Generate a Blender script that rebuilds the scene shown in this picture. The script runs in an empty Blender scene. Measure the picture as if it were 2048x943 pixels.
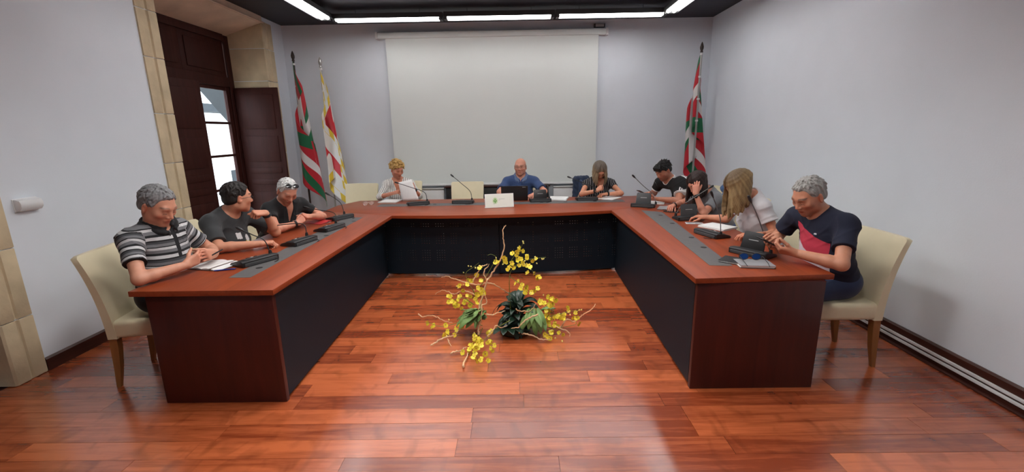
import bpy, bmesh, math, random
import numpy as np
from mathutils import Vector, Matrix

scn = bpy.context.scene
col = scn.collection
R = math.radians

# ---------------------------------------------------------------- camera
F_PX, PITCH, YAW, ROLL, CAM_H = 900.0, 13.12, -0.613, -1.0, 1.63
def cam_axes():
    pi, ya, ro = R(PITCH), R(YAW), R(ROLL)
    fw = Vector((math.sin(ya)*math.cos(pi), math.cos(ya)*math.cos(pi), -math.sin(pi)))
    r0 = Vector((math.cos(ya), -math.sin(ya), 0)); u0 = r0.cross(fw)
    r = r0*math.cos(ro) + u0*math.sin(ro); u = r.cross(fw)
    return r, u, fw
cr, cu, cf = cam_axes()
cam = bpy.data.cameras.new('camera')
cam.sensor_fit = 'HORIZONTAL'; cam.sensor_width = 36.0
cam.lens = 36.0*F_PX/2048.0
cam.clip_start = 0.05; cam.clip_end = 200
cam_o = bpy.data.objects.new('camera', cam); col.objects.link(cam_o)
cam_o.matrix_world = Matrix(((cr.x, cu.x, -cf.x, 0), (cr.y, cu.y, -cf.y, 0), (cr.z, cu.z, -cf.z, CAM_H), (0, 0, 0, 1)))
scn.camera = cam_o

# ---------------------------------------------------------------- world, sun, exposure
world = bpy.data.worlds.new('world'); scn.world = world; world.use_nodes = True
wn = world.node_tree.nodes; wbg = wn['Background']
wbg.inputs[0].default_value = (0.80, 0.90, 1.0, 1); wbg.inputs[1].default_value = 4.5
sun = bpy.data.lights.new('sun', 'SUN'); sun.energy = 4.0; sun.angle = 0.01; sun.color = (1, .95, .86)
sun_o = bpy.data.objects.new('sun', sun); col.objects.link(sun_o)
sun_o.rotation_euler = (R(52), 0, R(-70))
vs = scn.view_settings
vs.view_transform = 'Standard'; vs.look = 'None'; vs.gamma = 1.0; vs.use_curve_mapping = False
vs.exposure = 0.28
TUBE_STRENGTH = 11.0
FILL_STRENGTH = 25.0  # strength of the added fill panels, not of a known lamp
scn.cycles.use_denoising = True
scn.cycles.max_bounces = 8
scn.cycles.sample_clamp_indirect = 6.0

# ---------------------------------------------------------------- helpers
def lin(c):
    c = c/255.0
    return c/12.92 if c <= 0.04045 else ((c+0.055)/1.055)**2.4
def S(r, g, b): return (lin(r), lin(g), lin(b), 1.0)

def tag(o, label=None, cat=None, group=None, kind=None):
    if label: o['label'] = label
    if cat: o['category'] = cat
    if group: o['group'] = group
    if kind: o['kind'] = kind
    return o
def empty(name, loc=(0, 0, 0), rz=0.0):
    o = bpy.data.objects.new(name, None); col.objects.link(o)
    o.empty_display_size = 0.05
    o.location = loc; o.rotation_euler = (0, 0, rz)
    return o
def link(name, me, mat=None, parent=None, loc=(0, 0, 0), rot=(0, 0, 0)):
    o = bpy.data.objects.new(name, me); col.objects.link(o)
    if mat is not None and len(me.materials) == 0: me.materials.append(mat)
    o.parent = parent; o.location = loc; o.rotation_euler = rot
    return o
def mesh(name, v, f, smooth=False):
    me = bpy.data.meshes.new(name); me.from_pydata([tuple(p) for p in v], [], [tuple(q) for q in f]); me.update()
    if smooth: me.polygons.foreach_set('use_smooth', [True]*len(me.polygons))
    return me
def bm_mesh(bm, name, smooth=False, sharp=35):
    me = bpy.data.meshes.new(name); bmesh.ops.recalc_face_normals(bm, faces=bm.faces[:]); bm.to_mesh(me); bm.free()
    if smooth:
        me.polygons.foreach_set('use_smooth', [True]*len(me.polygons))
        me.set_sharp_from_angle(angle=R(sharp))
    return me
def box_bm(bm, x0, x1, y0, y1, z0, z1, bev=0, seg=2):
    vs_ = [bm.verts.new(p) for p in ((x0, y0, z0), (x1, y0, z0), (x1, y1, z0), (x0, y1, z0), (x0, y0, z1), (x1, y0, z1), (x1, y1, z1), (x0, y1, z1))]
    fs = [bm.faces.new([vs_[i] for i in q]) for q in ((0, 3, 2, 1), (4, 5, 6, 7), (0, 1, 5, 4), (1, 2, 6, 5), (2, 3, 7, 6), (3, 0, 4, 7))]
    if bev > 0:
        es = list({e for f in fs for e in f.edges})
        bmesh.ops.bevel(bm, geom=es, offset=bev, segments=seg, affect='EDGES', profile=0.5)
def box(name, x0, x1, y0, y1, z0, z1, mat, parent=None, bev=0, seg=2, loc=(0, 0, 0), rot=(0, 0, 0)):
    bm = bmesh.new(); box_bm(bm, x0, x1, y0, y1, z0, z1, bev, seg)
    return link(name, bm_mesh(bm, name, bev > 0), mat, parent, loc, rot)
def prism_bm(bm, poly, z0, z1, bev=0, seg=2):
    a = [bm.verts.new((p[0], p[1], z0)) for p in poly]; b = [bm.verts.new((p[0], p[1], z1)) for p in poly]
    n = len(poly); fs = [bm.faces.new(a[::-1]), bm.faces.new(b)]
    for i in range(n): fs.append(bm.faces.new((a[i], a[(i+1) % n], b[(i+1) % n], b[i])))
    if bev > 0:
        es = list({e for f in fs[:2] for e in f.edges})
        bmesh.ops.bevel(bm, geom=es, offset=bev, segments=seg, affect='EDGES', profile=0.5)
def prism(name, poly, z0, z1, mat, parent=None, bev=0, axis='Z', loc=(0, 0, 0), rot=(0, 0, 0), smooth=None):
    """extruded polygon; axis says which way it is extruded (poly in the two other axes)"""
    bm = bmesh.new(); prism_bm(bm, poly, z0, z1, bev)
    if axis == 'X':
        for v in bm.verts: v.co = Vector((v.co.z, v.co.x, v.co.y))
    elif axis == 'Y':
        for v in bm.verts: v.co = Vector((v.co.x, v.co.z, v.co.y))
    return link(name, bm_mesh(bm, name, bev > 0 if smooth is None else smooth), mat, parent, loc, rot)
def smooth_path(pts, n=6):
    """Catmull-Rom through pts"""
    P = [Vector(p) for p in pts]; P = [P[0]*2-P[1]]+P+[P[-1]*2-P[-2]]; out = []
    for i in range(1, len(P)-2):
        a, b, c, d = P[i-1:i+3]
        for k in range(n):
            t = k/n
            out.append(0.5*((2*b)+(c-a)*t+(2*a-5*b+4*c-d)*t*t+(3*b-a-3*c+d)*t**3))
    out.append(P[-2]); return out
def tube_bm(bm, pts, rad, sides=8, cap=True, flat=1.0):
    P = [Vector(p) for p in pts]; n = len(P)
    rr = rad if isinstance(rad, (list, tuple)) else [rad]*n
    if len(rr) != n: rr = [np.interp(i/(n-1), np.linspace(0, 1, len(rr)), rr) for i in range(n)]
    up = Vector((0, 0, 1)); rings = []; prev = None
    for i in range(n):
        t = (P[min(i+1, n-1)]-P[max(i-1, 0)]).normalized()
        if prev is None: a = t.cross(up if abs(t.z) < .95 else Vector((1, 0, 0))).normalized()
        else: a = (prev-t*prev.dot(t)).normalized()
        prev = a; b = t.cross(a)
        rings.append([bm.verts.new(P[i]+(a*math.cos(2*math.pi*k/sides)+b*flat*math.sin(2*math.pi*k/sides))*rr[i]) for k in range(sides)])
    for i in range(n-1):
        for k in range(sides):
            bm.faces.new((rings[i][k], rings[i][(k+1) % sides], rings[i+1][(k+1) % sides], rings[i+1][k]))
    if cap: bm.faces.new(rings[0][::-1]); bm.faces.new(rings[-1])
def tube(name, pts, rad, mat, parent=None, sides=8, loc=(0, 0, 0), rot=(0, 0, 0), flat=1.0):
    bm = bmesh.new(); tube_bm(bm, pts, rad, sides, True, flat)
    return link(name, bm_mesh(bm, name, True, 50), mat, parent, loc, rot)
def lathe_bm(bm, prof, sides=16):
    rings = [[bm.verts.new((r*math.cos(2*math.pi*k/sides), r*math.sin(2*math.pi*k/sides), z)) for k in range(sides)] for r, z in prof]
    for i in range(len(prof)-1):
        for k in range(sides):
            bm.faces.new((rings[i][k], rings[i][(k+1) % sides], rings[i+1][(k+1) % sides], rings[i+1][k]))
    bm.faces.new(rings[0][::-1]); bm.faces.new(rings[-1])
def lathe(name, prof, mat, parent=None, sides=16, loc=(0, 0, 0), rot=(0, 0, 0)):
    bm = bmesh.new(); lathe_bm(bm, prof, sides)
    return link(name, bm_mesh(bm, name, True, 40), mat, parent, loc, rot)
def copy_tree(o, parent=None):
    c = o.copy(); col.objects.link(c); c.parent = parent
    for ch in [x for x in bpy.data.objects if x.parent == o]: copy_tree(ch, c)
    return c

# ---------------------------------------------------------------- materials
class NT:
    def __init__(s, name):
        s.m = bpy.data.materials.new(name); s.m.use_nodes = True; s.t = s.m.node_tree
        s.p = s.t.nodes['Principled BSDF']; s.out = s.t.nodes['Material Output']
    def n(s, kind, **kw):
        d = s.t.nodes.new('ShaderNode'+kind)
        for k, v in kw.items():
            if k.startswith('i_'):
                key = k[2:]; key = int(key) if key.isdigit() else key
                if hasattr(v, 'is_output'): s.t.links.new(v, d.inputs[key])
                else: d.inputs[key].default_value = v
            else: setattr(d, k, v)
        return d
    def l(s, a, b): s.t.links.new(a, b)
    def math(s, op, a, b=0.0, c=0.0):
        d = s.t.nodes.new('ShaderNodeMath'); d.operation = op
        for i, v in enumerate((a, b, c)):
            if hasattr(v, 'is_output'): s.t.links.new(v, d.inputs[i])
            else: d.inputs[i].default_value = v
        return d.outputs[0]
    def mix(s, f, a, b, blend='MIX'):
        d = s.t.nodes.new('ShaderNodeMix'); d.data_type = 'RGBA'; d.blend_type = blend
        for i, v in ((0, f), (6, a), (7, b)):
            if hasattr(v, 'is_output'): s.t.links.new(v, d.inputs[i])
            else: d.inputs[i].default_value = v
        return d.outputs[2]
    def ramp(s, f, stops, interp='LINEAR'):
        d = s.t.nodes.new('ShaderNodeValToRGB'); e = d.color_ramp.elements; d.color_ramp.interpolation = interp
        while len(e) < len(stops): e.new(0.5)
        for i, (p, c) in enumerate(stops): e[i].position = p; e[i].color = c
        s.t.links.new(f, d.inputs[0]); return d.outputs[0]
    def base(s, c):
        if hasattr(c, 'is_output'): s.l(c, s.p.inputs['Base Color'])
        else: s.p.inputs['Base Color'].default_value = c
    def rough(s, r): s.p.inputs['Roughness'].default_value = r
    def bump(s, h, strength=0.2, dist=0.01):
        b = s.n('Bump'); b.inputs['Strength'].default_value = strength; b.inputs['Distance'].default_value = dist
        s.l(h, b.inputs['Height']); s.l(b.outputs[0], s.p.inputs['Normal'])
def mul(c, k): return (min(c[0]*k, 1), min(c[1]*k, 1), min(c[2]*k, 1), 1)
def M(name, c, rough=.5, metal=0, var=.08, scale=8.0, bump=0, bscale=None, coat=0, sheen=0, spec=None, stretch=None, obj=True):
    t = NT(name)
    tc = t.n('TexCoord'); co = tc.outputs['Object' if obj else 'Generated']
    if stretch:
        mp = t.n('Mapping'); mp.inputs['Scale'].default_value = stretch; t.l(co, mp.inputs[0]); co = mp.outputs[0]
    nz = t.n('TexNoise'); nz.inputs['Scale'].default_value = scale; nz.inputs['Detail'].default_value = 4; t.l(co, nz.inputs[0])
    t.base(t.ramp(nz.outputs[0], [(.3, mul(c, 1-var)), (.7, mul(c, 1+var))])); t.rough(rough)
    t.p.inputs['Metallic'].default_value = metal
    if coat: t.p.inputs['Coat Weight'].default_value = coat; t.p.inputs['Coat Roughness'].default_value = .15
    if sheen: t.p.inputs['Sheen Weight'].default_value = sheen
    if spec is not None: t.p.inputs['Specular IOR Level'].default_value = spec
    if bump:
        n2 = t.n('TexNoise'); n2.inputs['Scale'].default_value = bscale or scale*6; n2.inputs['Detail'].default_value = 3; t.l(co, n2.inputs[0])
        t.bump(n2.outputs[0], bump, .004)
    return t.m
# ================================================================ materials of the place
def wood_mat(name, dark, light, rough, axis=0, scale=1.0, coat=0.0, rand=False, figure=0.0):
    t = NT(name)
    geo = t.n('NewGeometry'); oi = t.n('ObjectInfo')
    add = t.n('VectorMath', operation='MULTIPLY_ADD')
    cmb = t.n('CombineXYZ')
    if rand:
        for i in range(3): t.l(t.math('MULTIPLY', oi.outputs['Random'], 17.3+9.1*i), cmb.inputs[i])
    t.l(geo.outputs['Position'], add.inputs[0]); add.inputs[1].default_value = (1, 1, 1); t.l(cmb.outputs[0], add.inputs[2])
    mp = t.n('Mapping'); sc = [14*scale]*3; sc[axis] = 1.1*scale; mp.inputs['Scale'].default_value = sc; t.l(add.outputs[0], mp.inputs[0])
    n1 = t.n('TexNoise'); n1.inputs['Scale'].default_value = 1.6; n1.inputs['Detail'].default_value = 6; n1.inputs['Distortion'].default_value = .6; t.l(mp.outputs[0], n1.inputs[0])
    n2 = t.n('TexNoise'); n2.inputs['Scale'].default_value = 9; n2.inputs['Detail'].default_value = 4; t.l(mp.outputs[0], n2.inputs[0])
    fac = t.math('ADD', t.math('MULTIPLY', n1.outputs[0], .75), t.math('MULTIPLY', n2.outputs[0], .25))
    if rand: fac = t.math('ADD', fac, t.math('MULTIPLY', t.math('SUBTRACT', oi.outputs['Random'], .5), .42))
    c = t.ramp(fac, [(.3, dark), (.68, light)])
    if figure:
        mp2 = t.n('Mapping'); s2 = [3.2]*3; s2[axis] = 5.5; mp2.inputs['Scale'].default_value = s2; mp2.inputs['Rotation'].default_value = (0, 0, .5); t.l(add.outputs[0], mp2.inputs[0])
        n3 = t.n('TexNoise'); n3.inputs['Scale'].default_value = 1.3; n3.inputs['Detail'].default_value = 2; n3.inputs['Distortion'].default_value = .7; t.l(mp2.outputs[0], n3.inputs[0])
        f3 = t.ramp(n3.outputs[0], [(.52, (0, 0, 0, 1)), (.72, (figure,)*3+(1,))])
        c = t.mix(f3, c, mul(dark, .55))
    t.base(c); t.rough(rough)
    if coat: t.p.inputs['Coat Weight'].default_value = coat; t.p.inputs['Coat Roughness'].default_value = .12
    t.bump(n2.outputs[0], .04, .002)
    return t.m
m_wall = M('wall_paint', (.77, .82, .88, 1), .85, var=.015, scale=3, bump=.12, bscale=90)
m_ceil = M('ceiling_dark', (.012, .012, .022, 1), .55, var=.2, scale=4)
m_plank = wood_mat('floor_wood', (.25, .044, .013, 1), (.60, .145, .045, 1), .25, axis=0, rand=True, figure=.45)
_p = m_plank.node_tree.nodes['Principled BSDF']; _p.inputs['Specular IOR Level'].default_value = 1.0; _p.inputs['Coat Weight'].default_value = .6; _p.inputs['Coat IOR'].default_value = 1.7; _p.inputs['Coat Roughness'].default_value = .2
m_floor_sub = M('floor_joint', (.06, .013, .006, 1), .5, var=.2)
m_desk = wood_mat('desk_veneer', (.20, .034, .010, 1), (.33, .061, .018, 1), .38, axis=1, scale=.7)
m_desk_x = wood_mat('desk_veneer_across', (.20, .034, .010, 1), (.33, .061, .018, 1), .38, axis=0, scale=.7)
for _m in (m_desk, m_desk_x): _m.node_tree.nodes['Principled BSDF'].inputs['Specular IOR Level'].default_value = .35
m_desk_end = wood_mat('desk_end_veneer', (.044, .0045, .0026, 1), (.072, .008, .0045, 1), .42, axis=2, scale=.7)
m_stone = M('sandstone', S(206, 188, 156), .9, var=.14, scale=5, bump=.5, bscale=40)
m_stone_l = M('sandstone_lintel', S(216, 192, 170), .9, var=.12, scale=4, bump=.4, bscale=40)
m_darkwood = wood_mat('shutter_wood', (.030, .007, .005, 1), (.055, .014, .010, 1), .6, axis=2, scale=.9)
m_darkwood.node_tree.nodes['Principled BSDF'].inputs['Specular IOR Level'].default_value = .2
m_base = wood_mat('baseboard_wood', (.035, .009, .006, 1), (.075, .02, .012, 1), .4, axis=1)
m_white = M('white_enamel', (.78, .78, .78, 1), .4, var=.02)
m_alu = M('aluminium', (.62, .62, .62, 1), .35, metal=.6, var=.03)
m_screen = M('screen_cloth', (.77, .81, .785, 1), .8, var=.01, scale=2)
m_black = M('black_plastic', (.014, .014, .015, 1), .42, var=.15, bump=.05, bscale=300)
m_dkgrey = M('dark_grey_plastic', (.05, .052, .055, 1), .5, var=.1, bump=.05, bscale=300)

# ================================================================ the setting
XL, XR, YF, YB, ZC = -3.41, 2.90, 7.10, -2.6, 3.19
floor = box('floor', XL-.6, XR+.2, YB-.2, YF+.2, -.12, -.012, m_floor_sub); tag(floor, 'reddish brown hardwood plank floor', None, None, 'structure')
rng = random.Random(4)
ROW = .14
pm = bmesh.new(); box_bm(pm, -.5, .5, -.5, .5, -.5, .5)
pmesh = bm_mesh(pm, 'plank'); pmesh.materials.append(m_plank)
y = .74; first = True; nplank = 0
while y < YF+.1:
    x = XL-.05-rng.uniform(0, 1.0)
    x_end = XR+.05
    while x < x_end:
        L = rng.uniform(.85, 1.45)
        a, b = max(x, XL-.05), min(x+L, x_end)
        if b-a > .02:
            o = link('plank', pmesh, None, floor, ((a+b)/2, y+ROW/2, -.006+rng.uniform(-.0004, .0004)))
            o.scale = (b-a-.0018, ROW-.0016, .012); nplank += 1
        x += L
    y += ROW
# floor behind the viewer: rows joined into one piece
bm = bmesh.new(); y = .74-ROW
while y > YB:
    x = XL-.05-rng.uniform(0, 1)
    while x < XR+.05:
        L = rng.uniform(.85, 1.45); a, b = max(x, XL-.05), min(x+L, XR+.05)
        if b-a > .02: box_bm(bm, a+.001, b-.001, y+.001, y+ROW-.001, -.012, 0)
        x += L
    y -= ROW
tag(link('rear_planks', bm_mesh(bm, 'rear_planks'), m_plank, floor), kind='stuff')
tag(box('ceiling', XL-.6, XR+.2, YB-.2, YF+.2, ZC, ZC+.15, m_ceil), 'dark navy ceiling', None, None, 'structure')
tag(box('wall_back', XL-.6, XR+.2, YF, YF+.15, 0, ZC, m_wall), 'pale wall behind the head table', None, None, 'structure')
tag(box('wall_right', XR, XR+.15, YB, YF, 0, ZC, m_wall), 'long plain pale wall beside the right desk wing', None, None, 'structure')
tag(box('wall_front', XL-.6, XR+.2, YB-.15, YB, 0, ZC, m_wall), 'pale wall behind the viewer', None, None, 'structure')
WT = .60
OPEN1, OPEN2 = (4.63, 6.52), (.75, 2.71)          # the two stone framed openings
JW = .25
bm = bmesh.new()
for a, b in ((YB, OPEN2[0]-JW), (OPEN2[1]+.21, OPEN1[0]-JW), (OPEN1[1]+JW, YF)):
    box_bm(bm, XL-WT, XL, a, b, 0, ZC)
for a, b in ((OPEN2[0]-JW, OPEN2[1]+.21), (OPEN1[0]-JW, OPEN1[1]+JW)):
    box_bm(bm, XL-WT, XL, a, b, 3.13, ZC)
tag(link('wall_left', bm_mesh(bm, 'wall_left'), m_wall), 'pale wall with stone framed openings', None, None, 'structure')

def stone_jamb(name, ya, yb, face_sign, zt, label):
    """column of blocks; the mouldings run along the outer edge"""
    r = empty(name); tag(r, label, None, None, 'structure')
    hs = [0, .44, .92, 1.38, 1.85, 2.36, 2.78, zt]
    g = .0035
    w = yb-ya
    if face_sign > 0: prof = [(0, ya), (.014, ya), (.014, ya+w*.42), (.004, ya+w*.46), (.004, ya+w*.52), (.018, ya+w*.56), (.018, yb-.012), (.006, yb), (-WT+.04, yb), (-WT+.04, ya)]
    else: prof = [(0, yb), (.014, yb), (.014, yb-w*.42), (.004, yb-w*.46), (.004, yb-w*.52), (.018, yb-w*.56), (.018, ya+.012), (.006, ya), (-WT+.04, ya), (-WT+.04, yb)]
    for i in range(len(hs)-1):
        dx = random.Random(i+int(ya*10)).uniform(-.002, .002)
        prism('stone', [(XL+p[0]+dx, p[1]) for p in prof], hs[i]+g, hs[i+1]-g, m_stone, r, bev=.004)
        if i: box('mortar', XL-WT+.05, XL+.004, ya+.004, yb-.004, hs[i]-g-.004, hs[i]+g+.004, m_wall, r)
    return r
stone_jamb('trim_1', OPEN1[0]-JW, OPEN1[0], 1, 3.13, 'sandstone jamb at the near side of the shuttered window')
stone_jamb('trim_2', OPEN1[1], OPEN1[1]+JW, -1, 3.13, 'sandstone jamb at the far side of the shuttered window')
stone_jamb('trim_3', OPEN2[1], OPEN2[1]+.21, -1, 3.13, 'sandstone jamb at the left edge of the picture')
stone_jamb('trim_4', OPEN2[0]-JW, OPEN2[0], 1, 3.13, 'sandstone jamb behind the viewer')
def lintel(name, ya, yb, label):
    r = empty(name); tag(r, label, None, None, 'structure')
    prism('soffit_stone', [(XL-WT+.05, 2.93), (XL+.01, 3.10), (XL+.016, 3.13), (XL+.016, ZC-.002), (XL-WT+.05, ZC-.002)], ya, yb, m_stone_l, r, axis='Y')
    tube('moulding', [(XL+.018, ya-.02, 3.115), (XL+.018, yb+.02, 3.115)], .012, m_stone_l, r, 8)
    return r
lintel('trim_5', OPEN1[0]-.02, OPEN1[1]+.02, 'sandstone lintel over the shuttered window')
lintel('trim_6', OPEN2[0]-.02, OPEN2[1]+.02, 'sandstone lintel nearer the viewer')

# ---- window 1: dark wood french window with inner shutters
XD = -3.90
m_glass = NT('window_glass'); m_glass.base((.95, .98, 1, 1)); m_glass.rough(.02); m_glass.p.inputs['Transmission Weight'].default_value = 1; m_glass.p.inputs['IOR'].default_value = 1.02
gn = m_glass.n('TexNoise'); gn.inputs['Scale'].default_value = 3; m_glass.bump(gn.outputs[0], .02, .001); m_glass = m_glass.m
w1 = empty('window_1'); tag(w1, 'dark wooden french window with shutters opened inward', None, None, 'structure')
bm = bmesh.new()
for a, b, c, d in ((4.60, 4.74, 0, 2.94), (6.42, 6.54, 0, 2.94), (4.74, 6.42, 2.27, 2.40), (4.74, 6.42, 2.86, 2.95), (4.74, 6.42, 0, .10)):
    box_bm(bm, XD-.06, XD+.02, a, b, c, d, .006)
link('window_frame', bm_mesh(bm, 'window_frame'), m_darkwood, w1)
for a, b in ((4.75, 5.58), (5.58, 6.41)):
    tp = box('transom_panel', XD-.03, XD, a, b, 2.40, 2.86, m_darkwood, w1, .004)
    box('raised_field', XD, XD+.012, a+.08, b-.08, 2.46, 2.80, m_darkwood, tp, .008)
def sash(ya, yb):
    s = empty('sash'); s.parent = w1
    bm = bmesh.new()
    zs = [.10, .50, .93, 1.37, 1.80, 2.27]
    st = .09
    box_bm(bm, XD-.045, XD, ya, ya+st, .1, 2.27, .005); box_bm(bm, XD-.045, XD, yb-st*.8, yb, .1, 2.27, .005)
    link('stile', bm_mesh(bm, 'stile'), m_darkwood, s)
    for i, z in enumerate(zs):
        hw = .045 if i in (0, 5) else .016
        box('glazing_bar', XD-.04, XD-.005, ya+st, yb-st*.8, z-hw if i else z, z+hw if i < 5 else z, m_darkwood, s, .003)
        if i < 5: box('pane', XD-.026, XD-.022, ya+st, yb-st*.8, z+hw, zs[i+1]-.016, m_glass, s)
sash(5.62, 6.42); sash(4.74, 5.60)
def shutter(name, w, hinge, ang):
    s = empty(name, hinge, ang); s.parent = w1      # runs along local +X from the hinge
    box('shutter_board', 0, w, -.016, .016, .10, 2.27, m_darkwood, s, .003)
    for z0, z1 in ((.20, .56), (.66, .84), (.94, 1.02), (1.10, 1.18), (1.26, 1.62), (1.72, 2.18)):
        for sg in (-1, 1): box('raised_panel', .07, w-.07, min(sg*.014, sg*.024), max(sg*.014, sg*.024), z0, z1, m_darkwood, s, .006)
    for z in (.5, 1.3, 2.0): lathe('hinge', [(.009, z), (.009, z+.08)], m_black, s, 8, loc=(-.004, .0, 0))
shutter('shutter', .60, (XD+.03, 6.49, 0), R(-1))
shutter('shutter', .90, (XD+.06, 4.68, 0), R(84))
box('handle', XD+.0, XD+.045, 5.66, 5.675, 1.0, 1.13, m_black, w1, .004)
# ---- window 2 (nearer, mostly outside the frame): closed shutters
w2 = empty('window_2'); tag(w2, 'closed dark wooden shutters at the left edge', None, None, 'structure')
for a, b in ((OPEN2[0], 1.73), (1.73, OPEN2[1])):
    d = box('shutter_leaf', XD-.03, XD, a+.002, b-.002, .02, 2.95, m_darkwood, w2, .004)
    for z0, z1 in ((.15, .9), (1.0, 1.7), (1.8, 2.75)): box('raised_panel', XD, XD+.012, a+.12, b-.12, z0, z1, m_darkwood, d, .008)
# ---- baseboards
def bboard(name, poly_axis, c0, c1, at, label, h=.10):
    if poly_axis == 'Y':
        s = 1 if at < 0 else -1
        o = prism(name, [(at, 0), (at+s*.018, 0), (at+s*.018, h-.012), (at+s*.008, h), (at, h)], c0, c1, m_base, axis='Y')
    else:
        o = prism(name, [(at, 0), (at-.018, 0), (at-.018, h-.012), (at-.008, h), (at, h)], c0, c1, m_base, axis='X')
    tag(o, label, None, None, 'structure'); return o
bboard('baseboard_left', 'Y', OPEN2[1]+.215, OPEN1[0]-JW-.004, XL, 'dark wooden skirting board on the left wall')
bboard('baseboard_left', 'Y', OPEN1[1]+JW+.004, YF, XL, 'dark wooden skirting board in the far left corner')
bboard('baseboard_back', 'X', XL+.02, XR-.02, YF, 'dark wooden skirting board on the back wall')
bboard('baseboard_right', 'Y', YB, YF, XR, 'dark wooden skirting board with two white rails', .145)
bb = bpy.data.objects['baseboard_right']
for i, z in enumerate((.035, .068)):
    box('white_rail', XR-.030, XR-.017, YB, 6.9, z, z+.020, m_white, bb, .003)
# a thin floor bead in front of it
box('floor_bead', XR-.06, XR-.031, YB, 6.9, .0, .012, m_base, bb, .003)

# ---- outside the window: sunlit facade, eave, balcony
m_facade = M('sunlit_render', (.80, .74, .62, 1), .9, var=.05, scale=2)
m_facade2 = M('pale_render', (.86, .85, .82, 1), .9, var=.03, scale=2)
m_roof = M('slate_eave', (.016, .020, .023, 1), .7, var=.15, scale=6)
m_pave = M('street_paving', (.45, .43, .40, 1), .9, var=.1, scale=3)
fb = empty('facade_building', (-13, 14, -3)); tag(fb, 'pale sunlit building seen through the window panes', 'building')
box('wall', -1, 0, -12, 14, 0, 5.6, m_facade2, fb)
box('wall_band', -.1, .12, -1, 14, 3.6, 4.6, m_facade, fb)
for k in range(5):
    wd = box('window', -.05, .03, -7+3.4*k, -5.8+3.4*k, 1.5, 3.1, m_roof, fb, .02)
box('roof', -1.2, .8, -12, 14, 5.6, 5.9, m_roof, fb)
er = empty('roof_eave', (-4.6, 7.2, 0)); tag(er, 'dark slate eave slanting across the top window pane', 'roof')
prism('eave_board', [(-.52, 2.50), (-.02, 1.84), (.04, 1.80), (.04, 3.1), (-.52, 3.1)], .25, 1.6, m_roof, er, axis='Y')
st_ = box('street', -40, -5.2, -20, 40, -3.2, -3.0, m_pave); tag(st_, 'pale paving of the street outside', None, None, 'structure')
bl = empty('balcony', (-4.0, 5.6, 0)); tag(bl, 'wrought iron balcony rail outside the window', 'balcony')
box('slab', -.75, -.02, -1.1, 1.1, -.15, -.02, m_stone, bl)
bm = bmesh.new(); box_bm(bm, -.72, -.69, -1.05, 1.05, .90, .925, .004); box_bm(bm, -.72, -.69, -1.05, 1.05, .02, .045, .004)
link('rail', bm_mesh(bm, 'rail'), m_black, bl)
for k in range(11):
    yy = -1.0+.2*k
    tube('baluster', [(-.705, yy, .03), (-.705, yy, .91)], .008, m_black, bl, 6)
    pts = [(-.705, yy+.1+.075*math.cos(a)*(1-a/14), .80+.075*math.sin(a)*(1-a/14)) for a in np.linspace(0, 9, 28)]
    tube('scroll', pts, .006, m_black, bl, 5)
for yy in (.55, .75): 
    pts = [(-.705, yy+.06*math.cos(a)*(1-a/12), .99+.075*math.sin(a)*(1-a/12)) for a in np.linspace(-1.5, 8, 24)]
    tube('finial_scroll', pts, .006, m_black, bl, 5)

# ---- ceiling tube lights
m_tube = NT('lit_tube'); m_tube.base((1, 1, 1, 1)); m_tube.p.inputs['Emission Color'].default_value = (1.0, .97, .97, 1); m_tube.p.inputs['Emission Strength'].default_value = TUBE_STRENGTH; m_tube = m_tube.m
def luminaire(p, ang, L, label, outer=1):
    r = empty('tube_light', p, ang); tag(r, label, 'light', 'linear tube lights under the ceiling')
    prism('housing', [(outer*a, b) for a, b in ((-.085, .014), (-.081, .014), (-.072, .052), (.072, .052), (.082, -.004), (.086, -.004), (.078, .075), (-.078, .075))], 0, L, m_dkgrey, r, axis='X')
    for x in (.015, L-.035): box('end_cap', x-.012, x+.03, -.06, .06, -.012, .05, m_dkgrey, r, .004)
    for x in (.3, L-.3): tube('hanger', [(x, 0, .07), (x, 0, ZC-p[2])], .004, m_dkgrey, r, 6)
    for s in (-1, 1): tube('tube', [(.035, s*.038, .014), (L-.035, s*.038, .014)], .022, m_tube, r, 10)
ZL = 3.06
TL, TRT, TY = -2.38, 1.97, 6.34
for i, w in enumerate(('left', 'middle', 'right')):
    luminaire((TL+.03+i*1.45, TY, ZL), R(.6), 1.43, w+' white tube light in the row above the screen')
for i in range(2):
    luminaire((TL-.03, TY-.08-i*1.45, ZL), R(-90), 1.43, ('white tube light running along the left ceiling edge', 'second tube light towards the viewer over the left wing')[i], -1)
    luminaire((TRT+.03, TY-.08-i*1.45, ZL), R(-90), 1.43, ('white tube light running along the right ceiling edge', 'second tube light towards the viewer over the right wing')[i])
# ---- added square fill panels, out of view, to brighten the floor and desks
m_fill_panel = NT('lit_fill_panel'); m_fill_panel.base((1, 1, 1, 1)); m_fill_panel.p.inputs['Emission Color'].default_value = (1.0, .97, .95, 1); m_fill_panel.p.inputs['Emission Strength'].default_value = FILL_STRENGTH; m_fill_panel = m_fill_panel.m
for i, (x, y_) in enumerate(((-.95, 4.4), (.55, 4.4), (-.95, 2.8), (.55, 2.8), (-.95, 1.2), (.55, 1.2))):
    r = empty('added_fill_light', (x, y_, ZC)); tag(r, ('far left', 'far right', 'middle left', 'middle right', 'near left', 'near right')[i]+' unseen square fill panel added at the ceiling', 'light', 'added fill panels')
    bm = bmesh.new()
    for a in ((-.31, .31, -.31, -.29), (-.31, .31, .29, .31), (-.31, -.29, -.29, .29), (.29, .31, -.29, .29)): box_bm(bm, *a, -.17, .0)  # deep frame, shaped to keep the fill light off the wall tops
    link('frame', bm_mesh(bm, 'frame'), m_dkgrey, r); box('diffuser', -.29, .29, -.29, .29, -.014, -.004, m_fill_panel, r)
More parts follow.
